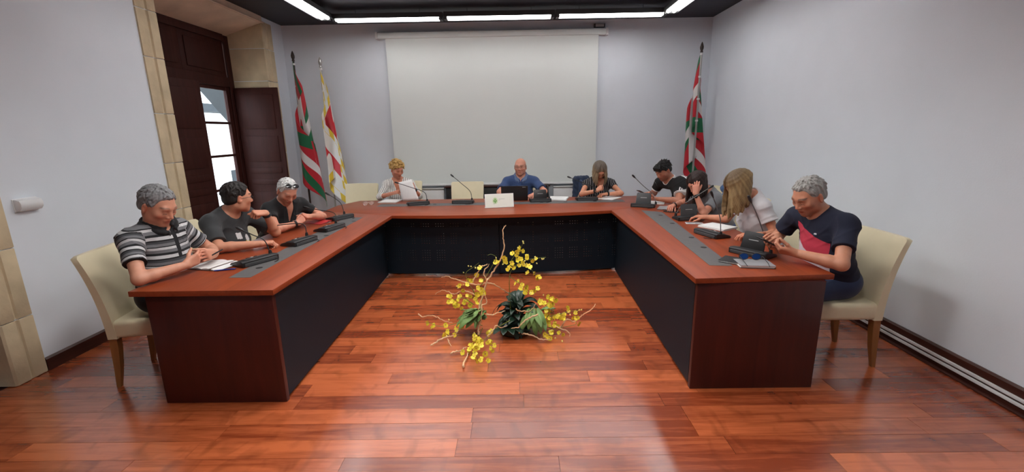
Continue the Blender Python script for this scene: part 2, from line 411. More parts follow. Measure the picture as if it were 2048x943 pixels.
# ---- wall fittings
sc = empty('projection_screen', (-.32, YF, 0)); tag(sc, 'large white pull-down projection screen on the back wall', 'screen')
box('screen_case', -1.66, 1.66, -.10, -.005, 2.97, 3.05, m_screen, sc, .012)
box('case_end_cap', -1.69, -1.655, -.105, -.002, 2.96, 3.06, m_white, sc, .008); box('case_end_cap', 1.655, 1.69, -.105, -.002, 2.96, 3.06, m_white, sc, .008)
box('screen_cloth', -1.555, 1.555, -.062, -.058, .84, 2.98, m_screen, sc)
box('weight_bar', -1.56, 1.56, -.072, -.048, .815, .845, m_white, sc, .006)
pb = box('wall_bracket', 1.17, 1.33, YF-.045, YF, 3.075, 3.125, m_dkgrey, None, .006); tag(pb, 'small grey bracket above the right end of the screen', 'bracket')
hook = box('mounting_plate', -.06, .06, -.01, 0, -.02, .02, m_alu, pb, .002, loc=(1.25, YF-.047, 3.1))
sw = empty('wall_plate', (XL, 3.07, 1.19)); tag(sw, 'white rounded plastic fitting on the left wall', 'wall fitting')
prism('cover', [(0, -.04), (.035, -.038), (.052, -.018), (.055, .012), (.045, .034), (.02, .042), (0, .042)], -.075, .075, m_white, sw, bev=.004, axis='Y', smooth=True)
box('back_plate', .0, .006, -.08, .08, -.046, .047, m_white, sw, .003)
ps = empty('wall_speaker', (XR, 2.30, 2.62)); tag(ps, 'dark grey wall box at the top right corner', 'wall box')
box('cabinet', -.16, -.02, -.13, .12, -.02, .40, m_dkgrey, ps, .012)
box('grille', -.166, -.158, -.11, .10, .02, .36, m_black, ps, .004)
box('bracket', -.03, 0, -.04, .04, .1, .25, m_alu, ps, .003)
# dark opening and white panels low on the back wall, under the screen
nb = empty('low_sideboard', (-.28, YF-.02, 0)); tag(nb, 'low dark sideboard under the projection screen', 'sideboard')
box('carcass', -.80, .78, -.20, -.02, .06, .80, m_black, nb, .006)
box('top', -.82, .80, -.22, -.0, .80, .815, m_darkwood, nb, .004)
for k in range(3): 
    d = box('door', -.79+.525*k, -.275+.525*k, -.218, -.20, .09, .78, m_black, nb, .004); box('knob', -.31+.525*k, -.29+.525*k, -.235, -.218, .5, .52, m_alu, d, .004)
for i, (a, b) in enumerate(((-1.62, -1.12), (.58, 1.0))):
    rd = empty('panel_radiator', ((a+b)/2, YF, 0)); tag(rd, ('white panel radiator left of the dark sideboard', 'white panel radiator right of the dark sideboard')[i], 'radiator')
    hw = (b-a)/2
    box('panel', -hw, hw, -.13, -.05, .12, .76, m_white, rd, .012)
    box('top_grille', -hw, hw, -.135, -.045, .76, .785, m_alu, rd, .004)
    for s in (-1, 1): box('bracket', s*hw*.6-.02, s*hw*.6+.02, -.05, 0, .2, .7, m_alu, rd); 
    tube('pipe', [(hw-.05, -.09, .12), (hw-.05, -.09, 0)], .01, m_white, rd, 8)
# ================================================================ conference desks
def perforated(name, axis):
    t = NT(name)
    t.base((.007, .015, .024, 1)); t.rough(.55); t.p.inputs['Specular IOR Level'].default_value = .22
    geo = t.n('NewGeometry'); sp = t.n('SeparateXYZ'); t.l(geo.outputs['Position'], sp.inputs[0])
    s = sp.outputs[axis]; z = sp.outputs[2]
    P = .0285
    fs = t.math('SUBTRACT', t.math('FRACT', t.math('DIVIDE', t.math('ADD', s, 10), P)), .5)
    fz = t.math('SUBTRACT', t.math('FRACT', t.math('DIVIDE', z, P)), .5)
    d = t.math('SQRT', t.math('ADD', t.math('MULTIPLY', fs, fs), t.math('MULTIPLY', fz, fz)))
    hole = t.math('LESS_THAN', d, .12)
    g1 = t.math('LESS_THAN', t.math('FRACT', t.math('DIVIDE', t.math('ADD', s, 10), P*6)), .667)
    g2 = t.math('LESS_THAN', t.math('FRACT', t.math('DIVIDE', t.math('ADD', z, .03), P*7)), .715)
    hole = t.math('MULTIPLY', hole, t.math('MULTIPLY', g1, g2))
    lo = t.math('GREATER_THAN', z, .12); hi = t.math('LESS_THAN', z, .62)
    hole = t.math('MULTIPLY', hole, t.math('MULTIPLY', lo, hi))
    t.l(t.math('SUBTRACT', 1.0, hole), t.p.inputs['Alpha'])
    n = t.n('TexNoise'); n.inputs['Scale'].default_value = 200; t.bump(n.outputs[0], .08, .001)
    return t.m
m_perf_y = perforated('perforated_steel_long', 1)
m_perf_x = perforated('perforated_steel_across', 0)
m_strip = M('grey_inlay', S(92, 90, 90), .55, var=.06, scale=20, bump=.1, bscale=400)
m_hole = M('cable_hole', (.006, .006, .006, 1), .6, var=.1)
TT = .75
def desk_wing(side, poly, strip, holes, panel, endp, label):
    r = empty('conference_desk', (0, 0, 0)); tag(r, label, 'desk', 'desks set out in a horseshoe')
    bm = bmesh.new(); prism_bm(bm, poly, TT-.034, TT, .003, 2)
    link('tabletop', bm_mesh(bm, 'tabletop', True), m_desk, r)
    st = prism('inlay_strip', strip, TT-.002, TT+.0012, m_strip, r)
    for h in holes: lathe('cable_grommet', [(.022, TT), (.022, TT+.0022), (.017, TT+.0024)], m_hole, r, 14, loc=(h[0], h[1], 0))
    (x0, y0), (x1, y1) = panel
    dx = .012
    bm = bmesh.new(); prism_bm(bm, [(x0-dx, y0), (x0+dx, y0), (x1+dx, y1), (x1-dx, y1)], .018, TT-.036)
    link('modesty_panel', bm_mesh(bm, 'modesty_panel'), m_perf_y, r)
    a, b, yy = endp
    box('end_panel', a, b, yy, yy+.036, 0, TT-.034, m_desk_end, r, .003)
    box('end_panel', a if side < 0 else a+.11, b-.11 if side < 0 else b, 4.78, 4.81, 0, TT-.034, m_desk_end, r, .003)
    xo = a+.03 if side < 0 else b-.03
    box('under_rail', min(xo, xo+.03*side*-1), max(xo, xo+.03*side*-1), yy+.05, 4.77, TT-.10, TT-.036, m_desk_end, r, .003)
    return r
desk_wing(-1, [(-2.29, 2.485), (-1.43, 2.48), (-1.366, 4.85), (-2.265, 5.20)],
          [(-1.842, 2.72), (-1.70, 2.72), (-1.652, 4.76), (-1.845, 4.78)], [(-1.76, 2.93), (-1.70, 3.9), (-1.68, 4.55)],
          ((-1.475, 2.54), (-1.52, 5.02)), (-2.215, -1.455, 2.505), 'left wing of the mahogany desk horseshoe, with three people seated at it')
desk_wing(1, [(1.07, 2.58), (1.93, 2.625), (1.95, 5.48), (1.063, 4.965)],
          [(1.262, 2.84), (1.405, 2.82), (1.575, 4.80), (1.385, 4.93)], [(1.41, 3.30), (1.44, 3.62), (1.48, 4.2), (1.50, 4.62)],
          ((1.112, 2.65), (1.165, 5.10)), (1.095, 1.87, 2.60), 'right wing of the mahogany desk horseshoe, with four people seated at it')
ht = empty('head_table', (0, 0, 0)); tag(ht, 'long bow-fronted mahogany head table with dark perforated front', 'table')
front = [(x, 4.85+(4.965-4.85)*(x+1.366)/2.429-.105*(1-((x+.15)/1.216)**2)*1.0) for x in np.linspace(-1.362, 1.059, 17)]
poly = [(-2.262, 5.205)]+front+[(1.945, 5.485), (1.95, 5.75), (1.78, 6.06), (-2.10, 6.00), (-2.262, 5.62)]
bm = bmesh.new(); prism_bm(bm, poly, TT-.034, TT, .003, 2); link('tabletop', bm_mesh(bm, 'tabletop', True), m_desk_x, ht)
sf = [(x, 5.47+.085*(x+1.7)/3.0-.03*(1-((x+.2)/1.5)**2)) for x in np.linspace(-1.72, 1.36, 13)]
prism('inlay_strip', sf+[(p[0], p[1]+.20) for p in sf[::-1]], TT-.002, TT+.0012, m_strip, ht)
for h in ((-1.02, 5.58), (-.62, 5.55), (.32, 5.60), (.62, 5.62), (1.0, 5.63)): lathe('cable_grommet', [(.022, TT), (.022, TT+.0022), (.017, TT+.0024)], m_hole, ht, 14, loc=(h[0], h[1], 0))
for half in (0, 1):
    xs = np.linspace(-1.53, -.203, 10) if half == 0 else np.linspace(-.197, 1.17, 10)
    fy = lambda x: 5.08+.03*(x+1.53)-.10*(1-((x+.18)/1.36)**2)
    pp = [(x, fy(x)) for x in xs]
    bm = bmesh.new(); prism_bm(bm, pp+[(p[0], p[1]+.004) for p in pp[::-1]], .02, TT-.036)
    link('modesty_panel', bm_mesh(bm, 'modesty_panel', True), m_perf_x, ht)
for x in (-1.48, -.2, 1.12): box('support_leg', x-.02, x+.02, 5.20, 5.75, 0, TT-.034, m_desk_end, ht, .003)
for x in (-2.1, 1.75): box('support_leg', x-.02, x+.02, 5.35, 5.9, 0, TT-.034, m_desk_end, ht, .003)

# ================================================================ chairs
m_cream = M('cream_leatherette', S(226, 214, 180), .55, var=.03, scale=6, bump=.12, bscale=160, sheen=.15)
m_legw = M('chair_leg_beech', S(150, 100, 55), .4, var=.15, scale=4, stretch=(8, 8, 1))
def make_chair():
    r = empty('upholstered_chair')
    bm = bmesh.new(); box_bm(bm, -.225, .225, -.225, .24, .355, .475, .028, 4)
    for v in bm.verts:
        if v.co.z > .45: v.co.z += .018*(1-(v.co.x/.225)**2)*(1-(v.co.y/.24)**2)
    link('seat', bm_mesh(bm, 'seat', True, 60), m_cream, r)
    # backrest: curved slab, lofted
    bm = bmesh.new(); n, k = 14, 12
    rows = []
    for i in range(n+1):
        t = i/n; z = .355+t*.55
        yc = -.225-.015*t-.085*t**2.2; th = .085-.030*t
        w = .225+.012*t
        ring = []
        for j in range(k+1):       # front side left to right
            x = -w+2*w*j/k; e = 1-abs(x/w)**6*.35
            ring.append((x, yc+th/2*e-.012*(1-(x/w)**2), z))
        for j in range(k+1):
            x = w-2*w*j/k; e = 1-abs(x/w)**6*.35
            ring.append((x, yc-th/2*e-.012*(1-(x/w)**2), z))
        rows.append([bm.verts.new(p) for p in ring])
    m = len(rows[0])
    for i in range(n):
        for j in range(m): bm.faces.new((rows[i][j], rows[i][(j+1) % m], rows[i+1][(j+1) % m], rows[i+1][j]))
    top = rows[-1]
    inner = [bm.verts.new((v.co.x*.93, -.322+(v.co.y+.322)*.6, v.co.z+.014)) for v in top]
    for j in range(m): bm.faces.new((top[j], top[(j+1) % m], inner[(j+1) % m], inner[j]))
    bm.faces.new(inner); bm.faces.new(rows[0][::-1])
    link('backrest', bm_mesh(bm, 'backrest', True, 60), m_cream, r)
    for sx in (-1, 1):
        for sy in (-1, 1):
            x, y_ = sx*.185, (.20 if sy > 0 else -.235)
            dy = .0 if sy > 0 else -.035
            bm = bmesh.new()
            prof = [(.36, 0, .024), (.28, .1, .0235), (.14, .45, .019), (0, 1, .012)]
            rings = [[bm.verts.new((x+sx*.004*f+a*h, y_+dy*f+b*h, z)) for a, b in ((-1, -1), (1, -1), (1, 1), (-1, 1))] for z, f, h in prof]
            for i in range(3):
                for j in range(4): bm.faces.new((rings[i][j], rings[i][(j+1) % 4], rings[i+1][(j+1) % 4], rings[i+1][j]))
            bm.faces.new(rings[0]); bm.faces.new(rings[-1][::-1])
            link('leg', bm_mesh(bm, 'leg'), m_legw, r)
    return r
chair0 = make_chair()
G = 'cream chairs around the desks'
CH = [(-2.455, 2.94, -80, 'cream chair under the man in the striped polo'),
      (-2.53, 3.68, -90, 'cream chair under the man in the dark grey T-shirt'),
      (-2.53, 4.42, -90, 'cream chair under the white-haired woman in black'),
      (-2.26, 6.27, 180, 'empty cream chair at the corner beside the flags'),
      (-1.66, 6.50, 180, 'cream chair under the woman reading a sheet'),
      (-.71, 6.28, 180, 'empty cream chair in front of the dark sideboard'),
      (.06, 6.48, 180, 'cream chair under the bald man'),
      (1.13, 6.46, 180, 'cream chair under the woman in black pinstripes'),
      (2.20, 5.48, 90, 'cream chair under the man in the three-stripe T-shirt'),
      (2.22, 4.74, 90, 'cream chair under the dark-haired woman'),
      (2.22, 3.84, 90, 'cream chair under the woman in the white T-shirt'),
      (2.18, 3.04, 90, 'cream chair under the man in the navy T-shirt')]
for i, (x, y_, a, lab) in enumerate(CH):
    c = chair0 if i == 0 else copy_tree(chair0)
    c.location = (x, y_, 0); c.rotation_euler = (0, 0, R(a)); tag(c, lab, 'chair', G)

# ================================================================ flags
def flag_mat(name, kind):
    t = NT(name)
    at = t.n('Attribute', attribute_name='flag_uv'); sp = t.n('SeparateXYZ'); t.l(at.outputs['Vector'], sp.inputs[0])
    u, v = sp.outputs[0], sp.outputs[1]
    nz = t.n('TexNoise'); nz.inputs['Scale'].default_value = 400; geo = t.n('NewGeometry'); t.l(geo.outputs['Position'], nz.inputs[0])
    if kind == 'cross_saltire':
        red, green, white = S(196, 24, 42), S(0, 104, 62), S(232, 228, 226)
        d1 = t.math('ABSOLUTE', t.math('SUBTRACT', u, v)); d2 = t.math('ABSOLUTE', t.math('SUBTRACT', t.math('ADD', u, v), 1.0))
        sal = t.math('LESS_THAN', t.math('MINIMUM', d1, d2), .105)
        cx = t.math('LESS_THAN', t.math('ABSOLUTE', t.math('SUBTRACT', u, .5)), .062); cy = t.math('LESS_THAN', t.math('ABSOLUTE', t.math('SUBTRACT', v, .5)), .085)
        c = t.mix(sal, red, green); c = t.mix(t.math('MAXIMUM', cx, cy), c, white)
    else:
        white, red, yel = S(228, 226, 220), S(200, 26, 40), S(222, 190, 50)
        cx = t.math('LESS_THAN', t.math('ABSOLUTE', t.math('SUBTRACT', u, .46)), .10); cy = t.math('LESS_THAN', t.math('ABSOLUTE', t.math('SUBTRACT', v, .5)), .10)
        c = t.mix(t.math('MAXIMUM', cx, cy), white, red)
        eu = t.math('SUBTRACT', .5, t.math('ABSOLUTE', t.math('SUBTRACT', u, .5))); ev = t.math('SUBTRACT', .5, t.math('ABSOLUTE', t.math('SUBTRACT', v, .5)))
        edge = t.math('LESS_THAN', t.math('MINIMUM', t.math('MULTIPLY', eu, 1.4), ev), .135)
        ck = t.math('MODULO', t.math('ADD', t.math('FLOOR', t.math('MULTIPLY', u, 14)), t.math('FLOOR', t.math('MULTIPLY', v, 8))), 2.0)
        c = t.mix(edge, c, t.mix(t.math('GREATER_THAN', ck, .5), white, yel))
    t.base(c); t.rough(.6); t.p.inputs['Sheen Weight'].default_value = .3
    t.bump(nz.outputs[0], .1, .001)
    return t.m
m_fl1, m_fl2 = flag_mat('red_green_white_flag', 'cross_saltire'), flag_mat('checked_border_flag', 'checks')
m_pole = M('pole_steel', (.45, .44, .42, 1), .3, metal=.9, var=.05)
m_poled = M('pole_dark_wood', (.03, .015, .01, 1), .4, var=.2)
def make_flag(x, y_, ztop, z0, width, lay, fabric, polemat, finmat, label, hoist=1.0, fly=1.5, folds=3, x0=0.0, lean=.0, seed=0, drop=.84, cords=False):
    r = empty('flag_on_pole', (x, y_, 0)); tag(r, label, 'flag')
    lathe('base', [(.17, 0), (.17, .02), (.15, .035), (.05, .05), (.03, .09), (.022, .12)], m_poled, r, 24)
    tube('pole', [(0, 0, .03), (0, 0, ztop-.12)], .014, polemat, r, 10)
    lathe('finial', [(.012, ztop-.14), (.022, ztop-.135), (.015, ztop-.115), (.024, ztop-.09), (.026, ztop-.065), (.016, ztop-.03), (.003, ztop)], finmat, r, 12)
    nu, nv = 96, 48; V, U = [], []
    rg = random.Random(seed); ph = [rg.uniform(0, 6) for _ in range(6)]
    for j in range(nv+1):
        v = j/nv
        for i in range(nu+1):
            u = i/nu; a = u*fly; b = v*hoist
            dz = b*(1-.10*u)+drop*a*(1-.07*math.sin(math.pi*u))
            w = width*(.10+.90*min(1, dz/(hoist+fly*drop*.80)))
            s = (1-math.cos(math.pi*folds*u+.15*math.sin(3*dz+ph[0])))/2
            ease = min(1, u*8)
            xx = x0*min(1, dz*2)*ease+w*s*ease+lean*dz*ease+.012*math.sin(9*u+4*v+ph[1])*ease
            yy = lay*(.02+.075*u*folds/3*min(1, dz+.3)+.022*math.sin(math.pi*folds*u*2+1.2*dz+ph[2])*min(1, dz)+.010*math.sin(25*u+3*dz+ph[3]))*ease+lay*.016
            V.append((xx, yy, z0-dz)); U.append((u, v, 0))
    Fc = [(j*(nu+1)+i, j*(nu+1)+i+1, (j+1)*(nu+1)+i+1, (j+1)*(nu+1)+i) for j in range(nv) for i in range(nu)]
    me = mesh('cloth', V, Fc, True)
    at = me.attributes.new('flag_uv', 'FLOAT_VECTOR', 'POINT'); at.data.foreach_set('vector', np.array(U, dtype=np.float32).ravel())
    c = link('cloth', me, fabric, r)
    sm = c.modifiers.new('thickness', 'SOLIDIFY'); sm.thickness = .0015
    for k in range(4): lathe('pole_ring', [(.018, z0-.05-k*.3-.012), (.021, z0-.05-k*.3-.012), (.021, z0-.05-k*.3+.012), (.018, z0-.05-k*.3+.012)], m_white, r, 10)
    return r
make_flag(-3.15, 6.80, 2.79, 2.66, .36, -1, m_fl1, m_poled, m_poled, 'red, green and white flag hanging beside the dark shutter', seed=1, lean=-.02, folds=3, drop=.80)
make_flag(-2.745, 6.74, 2.69, 2.58, .34, -1, m_fl2, m_pole, m_pole, 'white flag with red cross and yellow checked border on a pole', seed=2, lean=-.012, folds=3, drop=.76, hoist=1.05)
make_flag(2.62, 6.72, 2.79, 2.68, .40, 1, m_fl1, m_pole, m_poled, 'red, green and white flag on a steel pole in the right corner', seed=5, x0=-.10, folds=3, lean=-.01, drop=.8)
# ================================================================ people: smooth-union bodies meshed with surface nets
A = lambda *v: np.array(v, dtype=np.float64)
def nrm(v): v = np.asarray(v, float); return v/(np.linalg.norm(v)+1e-12)
class Field:
    """a list of rounded primitives, blended one after another on a grid"""
    def __init__(s): s.items = []
    def cap(s, a, b, ra, rb=None, k=.01, op='add'):
        a, b = np.asarray(a, float), np.asarray(b, float); rb = ra if rb is None else rb
        m = max(ra, rb); s.items.append(('c', np.minimum(a, b)-m, np.maximum(a, b)+m, (a, b, ra, rb), k, op)); return s
    def chain(s, pts, rad, k=.01, k0=None):
        for i in range(len(pts)-1): s.cap(pts[i], pts[i+1], rad[i], rad[i+1], (k0 if (i == 0 and k0 is not None) else k))
        return s
    def ell(s, c, ax, r, k=.01, op='add'):
        c = np.asarray(c, float); ax = np.asarray(ax, float); r = np.asarray(r, float)
        ext = np.sqrt(((ax*r[:, None])**2).sum(0)); s.items.append(('e', c-ext, c+ext, (c, ax, r), k, op)); return s
    def half(s, p, n, op='cut'):     # remove everything on the side n points to
        s.items.append(('h', None, None, (np.asarray(p, float), nrm(n)), 0, op)); return s
    def fn(s, f): s.items.append(('f', None, None, f, 0, 'fn')); return s
    def build(s, h):
        adds = [i for i in s.items if i[5] == 'add']
        lo = np.min([i[1]-i[4]*.3 for i in adds], 0)-3*h; hi = np.max([i[2]+i[4]*.3 for i in adds], 0)+3*h
        n = np.ceil((hi-lo)/h).astype(int)+1
        X = [(lo[d]+h*np.arange(n[d])).astype(np.float32) for d in range(3)]
        D = np.full(n, .3, np.float32)
        for typ, a, b, par, k, op in s.items:
            if typ in 'hf': i0, i1 = np.zeros(3, int), n
            else:
                pad = k+3*h
                i0 = np.clip(((a-pad-lo)/h).astype(int), 0, n); i1 = np.clip(np.ceil((b+pad-lo)/h).astype(int)+1, 0, n)
                if (i1 <= i0).any(): continue
            sl = tuple(slice(i0[d], i1[d]) for d in range(3))
            px = X[0][sl[0]][:, None, None]; py = X[1][sl[1]][None, :, None]; pz = X[2][sl[2]][None, None, :]
            sub = D[sl]
            if typ == 'c':
                A0, B0, ra, rb = par; ba = (B0-A0); L2 = max(float(ba@ba), 1e-9)
                qx, qy, qz = px-np.float32(A0[0]), py-np.float32(A0[1]), pz-np.float32(A0[2])
                t = np.clip((qx*np.float32(ba[0])+qy*np.float32(ba[1])+qz*np.float32(ba[2]))*np.float32(1/L2), 0, 1)
                d = np.sqrt((qx-t*np.float32(ba[0]))**2+(qy-t*np.float32(ba[1]))**2+(qz-t*np.float32(ba[2]))**2)-(np.float32(ra)+np.float32(rb-ra)*t)
            elif typ == 'e':
                c, ax, r = par; qx, qy, qz = px-np.float32(c[0]), py-np.float32(c[1]), pz-np.float32(c[2])
                k0 = 0; k1 = 0
                for m in range(3):
                    u = qx*np.float32(ax[m][0])+qy*np.float32(ax[m][1])+qz*np.float32(ax[m][2])
                    k0 = k0+(u*np.float32(1/r[m]))**2; k1 = k1+(u*np.float32(1/r[m]**2))**2
                k0 = np.sqrt(k0); d = k0*(k0-1)/(np.sqrt(k1)+np.float32(1e-6))
            elif typ == 'h':
                p, nn = par; d = (px-np.float32(p[0]))*np.float32(nn[0])+(py-np.float32(p[1]))*np.float32(nn[1])+(pz-np.float32(p[2]))*np.float32(nn[2])
                D[sl] = np.maximum(sub, d); continue
            else:
                D[sl] = par(px, py, pz, sub); continue
            if op == 'add':
                if k > 0: hh = np.maximum(k-np.abs(sub-d), 0)/np.float32(k); D[sl] = np.minimum(sub, d)-hh*hh*np.float32(k*.25)
                else: D[sl] = np.minimum(sub, d)
            else:
                d = -d
                if k > 0: hh = np.maximum(k-np.abs(sub-d), 0)/np.float32(k); D[sl] = np.maximum(sub, d)+hh*hh*np.float32(k*.25)
                else: D[sl] = np.maximum(sub, d)
        return nets(D, lo, h)
def nets(D, lo, h):
    sg = D < 0
    c = np.zeros(tuple(np.array(D.shape)-1), np.uint8)
    for i in (0, 1):
        for j in (0, 1):
            for k in (0, 1): c += sg[i:i+c.shape[0], j:j+c.shape[1], k:k+c.shape[2]]
    act = np.argwhere((c > 0) & (c < 8))
    idx = np.full(c.shape, -1, np.int32); idx[tuple(act.T)] = np.arange(len(act))
    acc = np.zeros((len(act), 3)); cnt = np.zeros(len(act))
    for ax in range(3):
        for u in (0, 1):
            for v in (0, 1):
                o = np.zeros(3, int); oth = [d for d in range(3) if d != ax]; o[oth[0]] = u; o[oth[1]] = v
                p0 = act+o; p1 = p0.copy(); p1[:, ax] += 1
                a, b = D[tuple(p0.T)], D[tuple(p1.T)]; m = (a < 0) != (b < 0)
                t = np.where(m, a/(a-b+1e-20), 0)
                q = np.tile(o.astype(float), (len(act), 1)); q[:, ax] += t
                acc[m] += q[m]; cnt[m] += 1
    V = lo+h*(act+acc/np.maximum(cnt, 1)[:, None])
    Fs = []
    for ax in range(3):
        o1, o2 = [d for d in range(3) if d != ax]
        a = [slice(None)]*3; b = [slice(None)]*3; a[ax] = slice(0, -1); b[ax] = slice(1, None)
        e = np.argwhere(sg[tuple(a)] != sg[tuple(b)])
        ok = (e[:, o1] > 0) & (e[:, o2] > 0) & (e[:, o1] < c.shape[o1]) & (e[:, o2] < c.shape[o2]); e = e[ok]
        fl = sg[tuple(e.T)]
        q = []
        for d1, d2 in ((-1, -1), (0, -1), (0, 0), (-1, 0)):
            p = e.copy(); p[:, o1] += d1; p[:, o2] += d2; q.append(idx[tuple(p.T)])
        q = np.stack(q, 1)
        flip = fl if ax != 1 else ~fl
        q[~flip] = q[~flip][:, ::-1]
        Fs.append(q)
    return V, np.concatenate(Fs)
def relax(V, Fq, it=2, w=.5):
    for _ in range(it):
        acc = np.zeros_like(V); cnt = np.zeros(len(V))
        for i in range(4):
            for j in (1, 3):
                np.add.at(acc, Fq[:, i], V[Fq[:, (i+j) % 4]]); np.add.at(cnt, Fq[:, i], 1)
        V = V*(1-w)+w*acc/np.maximum(cnt, 1)[:, None]
    return V
def qmesh(name, V, Fq, mat, parent, colr=None, it=1, origin=None):
    """world-space verts -> object parented to root (root has only a location)"""
    if it: V = relax(V, Fq, it, .4)
    me = bpy.data.meshes.new(name)
    n = len(V); m = len(Fq); loc = np.array(origin if origin is not None else parent.location)
    me.vertices.add(n); me.vertices.foreach_set('co', (V-loc).astype(np.float32).ravel())
    me.loops.add(4*m); me.loops.foreach_set('vertex_index', Fq.astype(np.int32).ravel())
    me.polygons.add(m); me.polygons.foreach_set('loop_start', np.arange(0, 4*m, 4, dtype=np.int32))
    me.polygons.foreach_set('use_smooth', np.ones(m, bool))
    me.update(calc_edges=True); me.validate()
    if colr is not None:
        at = me.color_attributes.new('col', 'FLOAT_COLOR', 'POINT')
        at.data.foreach_set('color', np.concatenate([colr, np.ones((n, 1))], 1).astype(np.float32).ravel())
    return link(name, me, mat, parent)

def attr_mat(name, rough, sss=0, bump=0, bscale=300, sheen=0, var=.1, vscale=40, spec=None):
    t = NT(name); at = t.n('Attribute', attribute_name='col'); geo = t.n('NewGeometry')
    nz = t.n('TexNoise'); nz.inputs['Scale'].default_value = vscale; nz.inputs['Detail'].default_value = 3; t.l(geo.outputs['Position'], nz.inputs[0])
    g = t.ramp(nz.outputs[0], [(.3, (1-var,)*3+(1,)), (.7, (1,)*3+(1,))])
    t.base(t.mix(1.0, at.outputs['Color'], g, 'MULTIPLY')); t.rough(rough)
    if sss: t.p.inputs['Subsurface Weight'].default_value = sss; t.p.inputs['Subsurface Radius'].default_value = (.012, .004, .002); t.p.inputs['Subsurface Scale'].default_value = 1
    if sheen: t.p.inputs['Sheen Weight'].default_value = sheen
    if spec is not None: t.p.inputs['Specular IOR Level'].default_value = spec
    if bump:
        n2 = t.n('TexNoise'); n2.inputs['Scale'].default_value = bscale; t.l(geo.outputs['Position'], n2.inputs[0]); t.bump(n2.outputs[0], bump, .002)
    return t.m
def pattern_mat(seed, period, stops):
    t = NT('patterned_cloth_%d' % seed); at = t.n('Attribute', attribute_name='col'); pa = t.n('Attribute', attribute_name='pat'); pm = t.n('Attribute', attribute_name='patmask')
    f = t.math('FRACT', t.math('DIVIDE', pa.outputs['Fac'], period))
    c = t.ramp(f, [(p, S(*k)) for p, k in stops], 'CONSTANT')
    geo = t.n('NewGeometry'); nz = t.n('TexNoise'); nz.inputs['Scale'].default_value = 40; t.l(geo.outputs['Position'], nz.inputs[0])
    g = t.ramp(nz.outputs[0], [(.3, (.93,)*3+(1,)), (.7, (1,)*3+(1,))])
    t.base(t.mix(1.0, t.mix(t.math('GREATER_THAN', pm.outputs['Fac'], .5), at.outputs['Color'], c), g, 'MULTIPLY')); t.rough(.9)
    n2 = t.n('TexNoise'); n2.inputs['Scale'].default_value = 600; t.l(geo.outputs['Position'], n2.inputs[0]); t.bump(n2.outputs[0], .15, .002)
    return t.m
m_skin = attr_mat('skin', .5, sss=0, bump=.08, bscale=400, var=.08)
m_cloth = attr_mat('cloth', .9, bump=.15, bscale=600, sheen=.12, var=.06)
m_hair = attr_mat('hair', .55, bump=.25, bscale=350, var=.22, vscale=220, spec=.3)
m_shoe = M('shoe_leather', (.02, .017, .015, 1), .4, var=.2)
m_frame = M('spectacle_frame', (.012, .012, .014, 1), .3, var=.1)
m_lens = M('dark_lens', (.01, .01, .012, 1), .08, var=.05)
m_strap = M('watch_strap', (.012, .012, .013, 1), .5, var=.1)
m_steel = M('steel', (.5, .5, .5, 1), .25, metal=1, var=.05)
m_eye = M('eye_white', (.65, .62, .58, 1), .2, var=.03)
m_iris = M('eye_iris', (.03, .02, .012, 1), .15, var=.1)
L3 = lambda r, g, b: np.array([lin(r), lin(g), lin(b)])

def frame_of(fdir, roll=0, up=(0, 0, 1)):
    f = nrm(fdir); l = nrm(np.cross(up, f)); u = np.cross(f, l)
    c, s_ = math.cos(roll), math.sin(roll)
    l2 = l*c+u*s_; u2 = np.cross(f, l2)
    return np.array([l2, f, u2])          # rows: left, forward, up

CURL = dict(flat=(.12, .2, .15), relaxed=(.4, .6, .4), grip=(.75, 1.0, .7), fist=(1.25, 1.55, 1.0), point=(.5, .8, .5), loose=(.25, .45, .3))
def hand(F, W, D, N, side, pose='relaxed', sc=1.0, thumb=0.5, spread=1.0):
    D = nrm(D); N = nrm(np.asarray(N, float)-D*np.dot(N, D)); T = np.cross(N, D) if side == 'L' else np.cross(D, N)
    cu = CURL[pose] if isinstance(pose, str) else pose
    ofs = (.029, .0095, -.0105, -.029); ml = (.088, .091, .086, .077)
    fl = ((.042, .026, .021), (.046, .030, .022), (.042, .028, .021), (.033, .021, .019))
    for i in range(4): F.cap(W+(D*.012+T*ofs[i]*.6)*sc, W+(D*ml[i]+T*ofs[i])*sc, .0150*sc, .0115*sc, .014)
    F.ell(W+(D*.04+T*.022+N*.010)*sc, [D, T, N], np.array((.032, .016, .014))*sc, .012)
    for i in range(4):
        p = W+(D*ml[i]+T*ofs[i])*sc; a = 0; r = .0092 if i < 3 else .0080
        sp = (.10, .02, -.06, -.16)[i]*spread
        for j in range(3):
            a += cu[j]*(1+.08*i*(1 if j == 0 else .5))*(.8 if (i == 0 and pose == 'point') else 1)
            q = p+(D*math.cos(a)+N*math.sin(a)+T*sp*math.cos(a))*fl[i][j]*sc
            F.cap(p, q, r*sc, (r-.0007)*sc, .004); p = q; r -= .0007
    p = W+(D*.028+T*.022+N*.004)*sc
    for j, (ln, th) in enumerate(((.042, .0), (.031, .25), (.025, .25))):
        d = nrm(D*(.75+th)+T*(.75-thumb*.5-th*.6)+N*(.25+thumb*.55))
        q = p+d*ln*sc; F.cap(p, q, (.0125-.0012*j)*sc, (.0113-.0012*j)*sc, .006); p = q

